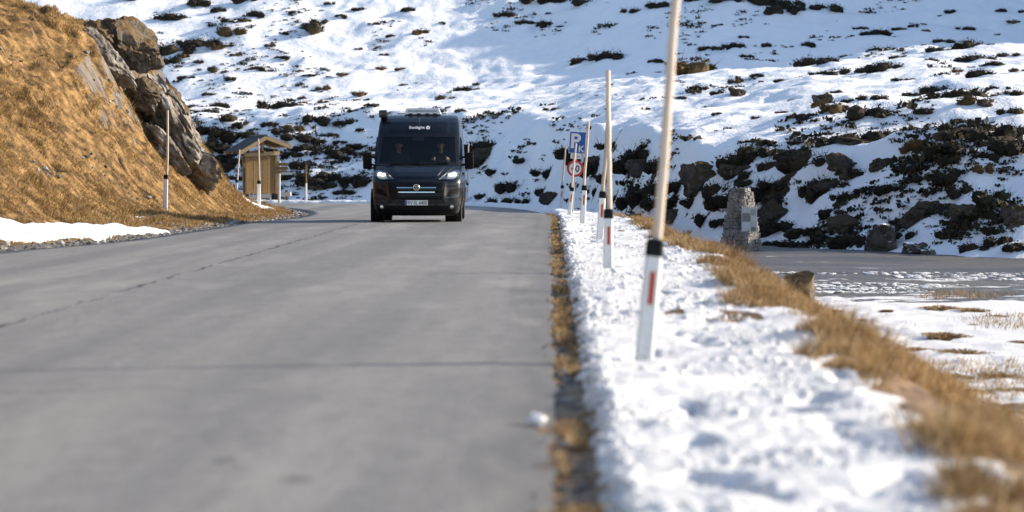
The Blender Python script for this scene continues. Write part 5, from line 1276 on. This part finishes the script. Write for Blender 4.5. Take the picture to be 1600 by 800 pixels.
def person(org, x, label, top, hands, skin_tone):
    """seated figure; coordinates are those of the van; pelvis on the seat cushion"""
    O = VAN.location; t = empty('person', O, R(1.2)); tag(t, label, 'person', 'people in the cab of the van')
    S = lambda a, b, c: (x + a, b, c)
    J = [(S(0, 2.16, 1.05), (.17, .12)), (S(0, 2.19, 1.22), (.165, .11)), (S(0, 2.19, 1.40), (.19, .115)), (S(0, 2.17, 1.52), (.15, .09)), (S(0, 2.14, 1.60), .058), (S(0, 2.12, 1.66), .056)]
    E = [(0, 1), (1, 2), (2, 3), (3, 4), (4, 5)]
    for s in (-1, 1):
        k = len(J); hx, hy, hz = hands[0 if s < 0 else 1]
        J += [(S(s * .19, 2.17, 1.50), .066), (S(s * .255, 2.05, 1.27), .052), (S(s * hx * .98, hy + .07, hz - .02), .034)]
        E += [(3, k), (k, k + 1), (k + 1, k + 2)]
        k = len(J); J += [(S(s * .10, 2.08, 1.04), .092), (S(s * .13, 1.66, 1.09), .070), (S(s * .13, 1.52, .72), .05)]; E += [(0, k), (k, k + 1), (k + 1, k + 2)]
    me = skin_mesh('clothing', J, E, 0)
    cl = link('clothing', me, top, t)
    # head, neck and hands: one skin-coloured body mesh
    bm = bmesh.new(); bmesh.ops.create_icosphere(bm, subdivisions=4, radius=1.0)
    hc = Vector(S(0, 2.095, 1.785))
    for v in bm.verts:
        p = v.co.copy(); q = Vector((p.x * .074, p.y * .094, p.z * .118))
        if p.z < 0: q.x *= 1 - .28 * (-p.z); q.y *= 1 - .10 * (-p.z)
        f = max(0, -p.y)
        if f > .2:
            q.y -= .022 * math.exp(-((p.x / .17) ** 2) - ((p.z + .12) / .22) ** 2)            # nose
            q.y += .010 * math.exp(-(((abs(p.x) - .36) / .17) ** 2) - ((p.z - .06) / .13) ** 2)  # eye sockets
            q.y -= .007 * math.exp(-((p.x / .30) ** 2) - ((p.z + .50) / .07) ** 2) - .004 * math.exp(-((p.x / .28) ** 2) - ((p.z + .57) / .05) ** 2)   # lips
            q.y -= .008 * math.exp(-((p.x / .3) ** 2) - ((p.z + .85) / .15) ** 2)              # chin
            q.y -= .006 * math.exp(-((p.z - .24) / .10) ** 2) * (abs(p.x) < .7)                # brow
        v.co = hc + q
    for s in (-1, 1): limb(bm, [hc + Vector((s * .070, .012, -.03)), hc + Vector((s * .082, .022, .005)), hc + Vector((s * .078, .02, .035))], [.012, .017, .010], 8)
    limb(bm, [Vector(S(0, 2.14, 1.58)), Vector(S(0, 2.12, 1.72))], [.054, .050], 14)
    for s in (-1, 1):
        hx, hy, hz = hands[0 if s < 0 else 1]; h = Vector(S(s * hx, hy, hz)); w0 = h + Vector((s * .004, .085, -.02)); f0 = h + Vector((0, .0, .012))
        limb(bm, [w0, w0.lerp(f0, .5), f0], [.028, .040, .036], 10)
        for k in range(4):
            b = f0 + Vector((0, .010, .030 - .020 * k)); ln = (.030, .034, .032, .025)[k]
            limb(bm, [b, b + Vector((-s * .012, -ln, .004)), b + Vector((-s * .034, -ln - .006, .0)), b + Vector((-s * .046, -ln + .018, -.002))], [.0095, .0095, .0085, .007], 7)
        limb(bm, [w0.lerp(f0, .6) + Vector((-s * .02, 0, .02)), f0 + Vector((-s * .042, -.005, .038)), f0 + Vector((-s * .050, -.028, .030))], [.012, .010, .008], 7)
    me = bpy.data.meshes.new('head_and_hands'); bm.to_mesh(me); bm.free(); me.polygons.foreach_set('use_smooth', [True] * len(me.polygons))
    link('head_and_hands', me, skin_tone, t)
    eye = MB()
    for s in (-1, 1): eye.lathe([(.011, 0), (.009, .004), (.001, .006)], Matrix.Translation(hc + Vector((s * .028, -.083, .008))) @ Matrix.Rotation(R(90), 4, 'X'), 10)
    eye.build('eyes', M['hair'], t)
    bm = bmesh.new(); bmesh.ops.create_icosphere(bm, subdivisions=4, radius=1.0)
    bmesh.ops.delete(bm, geom=[v for v in bm.verts if v.co.z < .30 - (0 if v.co.y < -.1 else .75)], context='VERTS')
    for v in bm.verts:
        p = v.co; k = 1.10 + .05 * math.sin(p.x * 17) * math.sin(p.y * 13 + p.z * 9); v.co = hc + Vector((p.x * .074 * k, p.y * .094 * k + .006, p.z * .118 * k + .004))
    me = bpy.data.meshes.new('hair'); bm.to_mesh(me); bm.free(); me.polygons.foreach_set('use_smooth', [True] * len(me.polygons))
    link('hair', me, M['hair'], t)
person(None, .50, 'dark-haired driver in a dark jacket, both hands on the steering wheel', M['jacket'], [(.17, 1.68, 1.47), (.17, 1.68, 1.47)], M['skin'])
person(None, -.50, 'passenger in a grey sweater seated left of the driver in the van', M['sweater'], [(.10, 1.86, 1.24), (.10, 1.86, 1.24)], M['skin'])
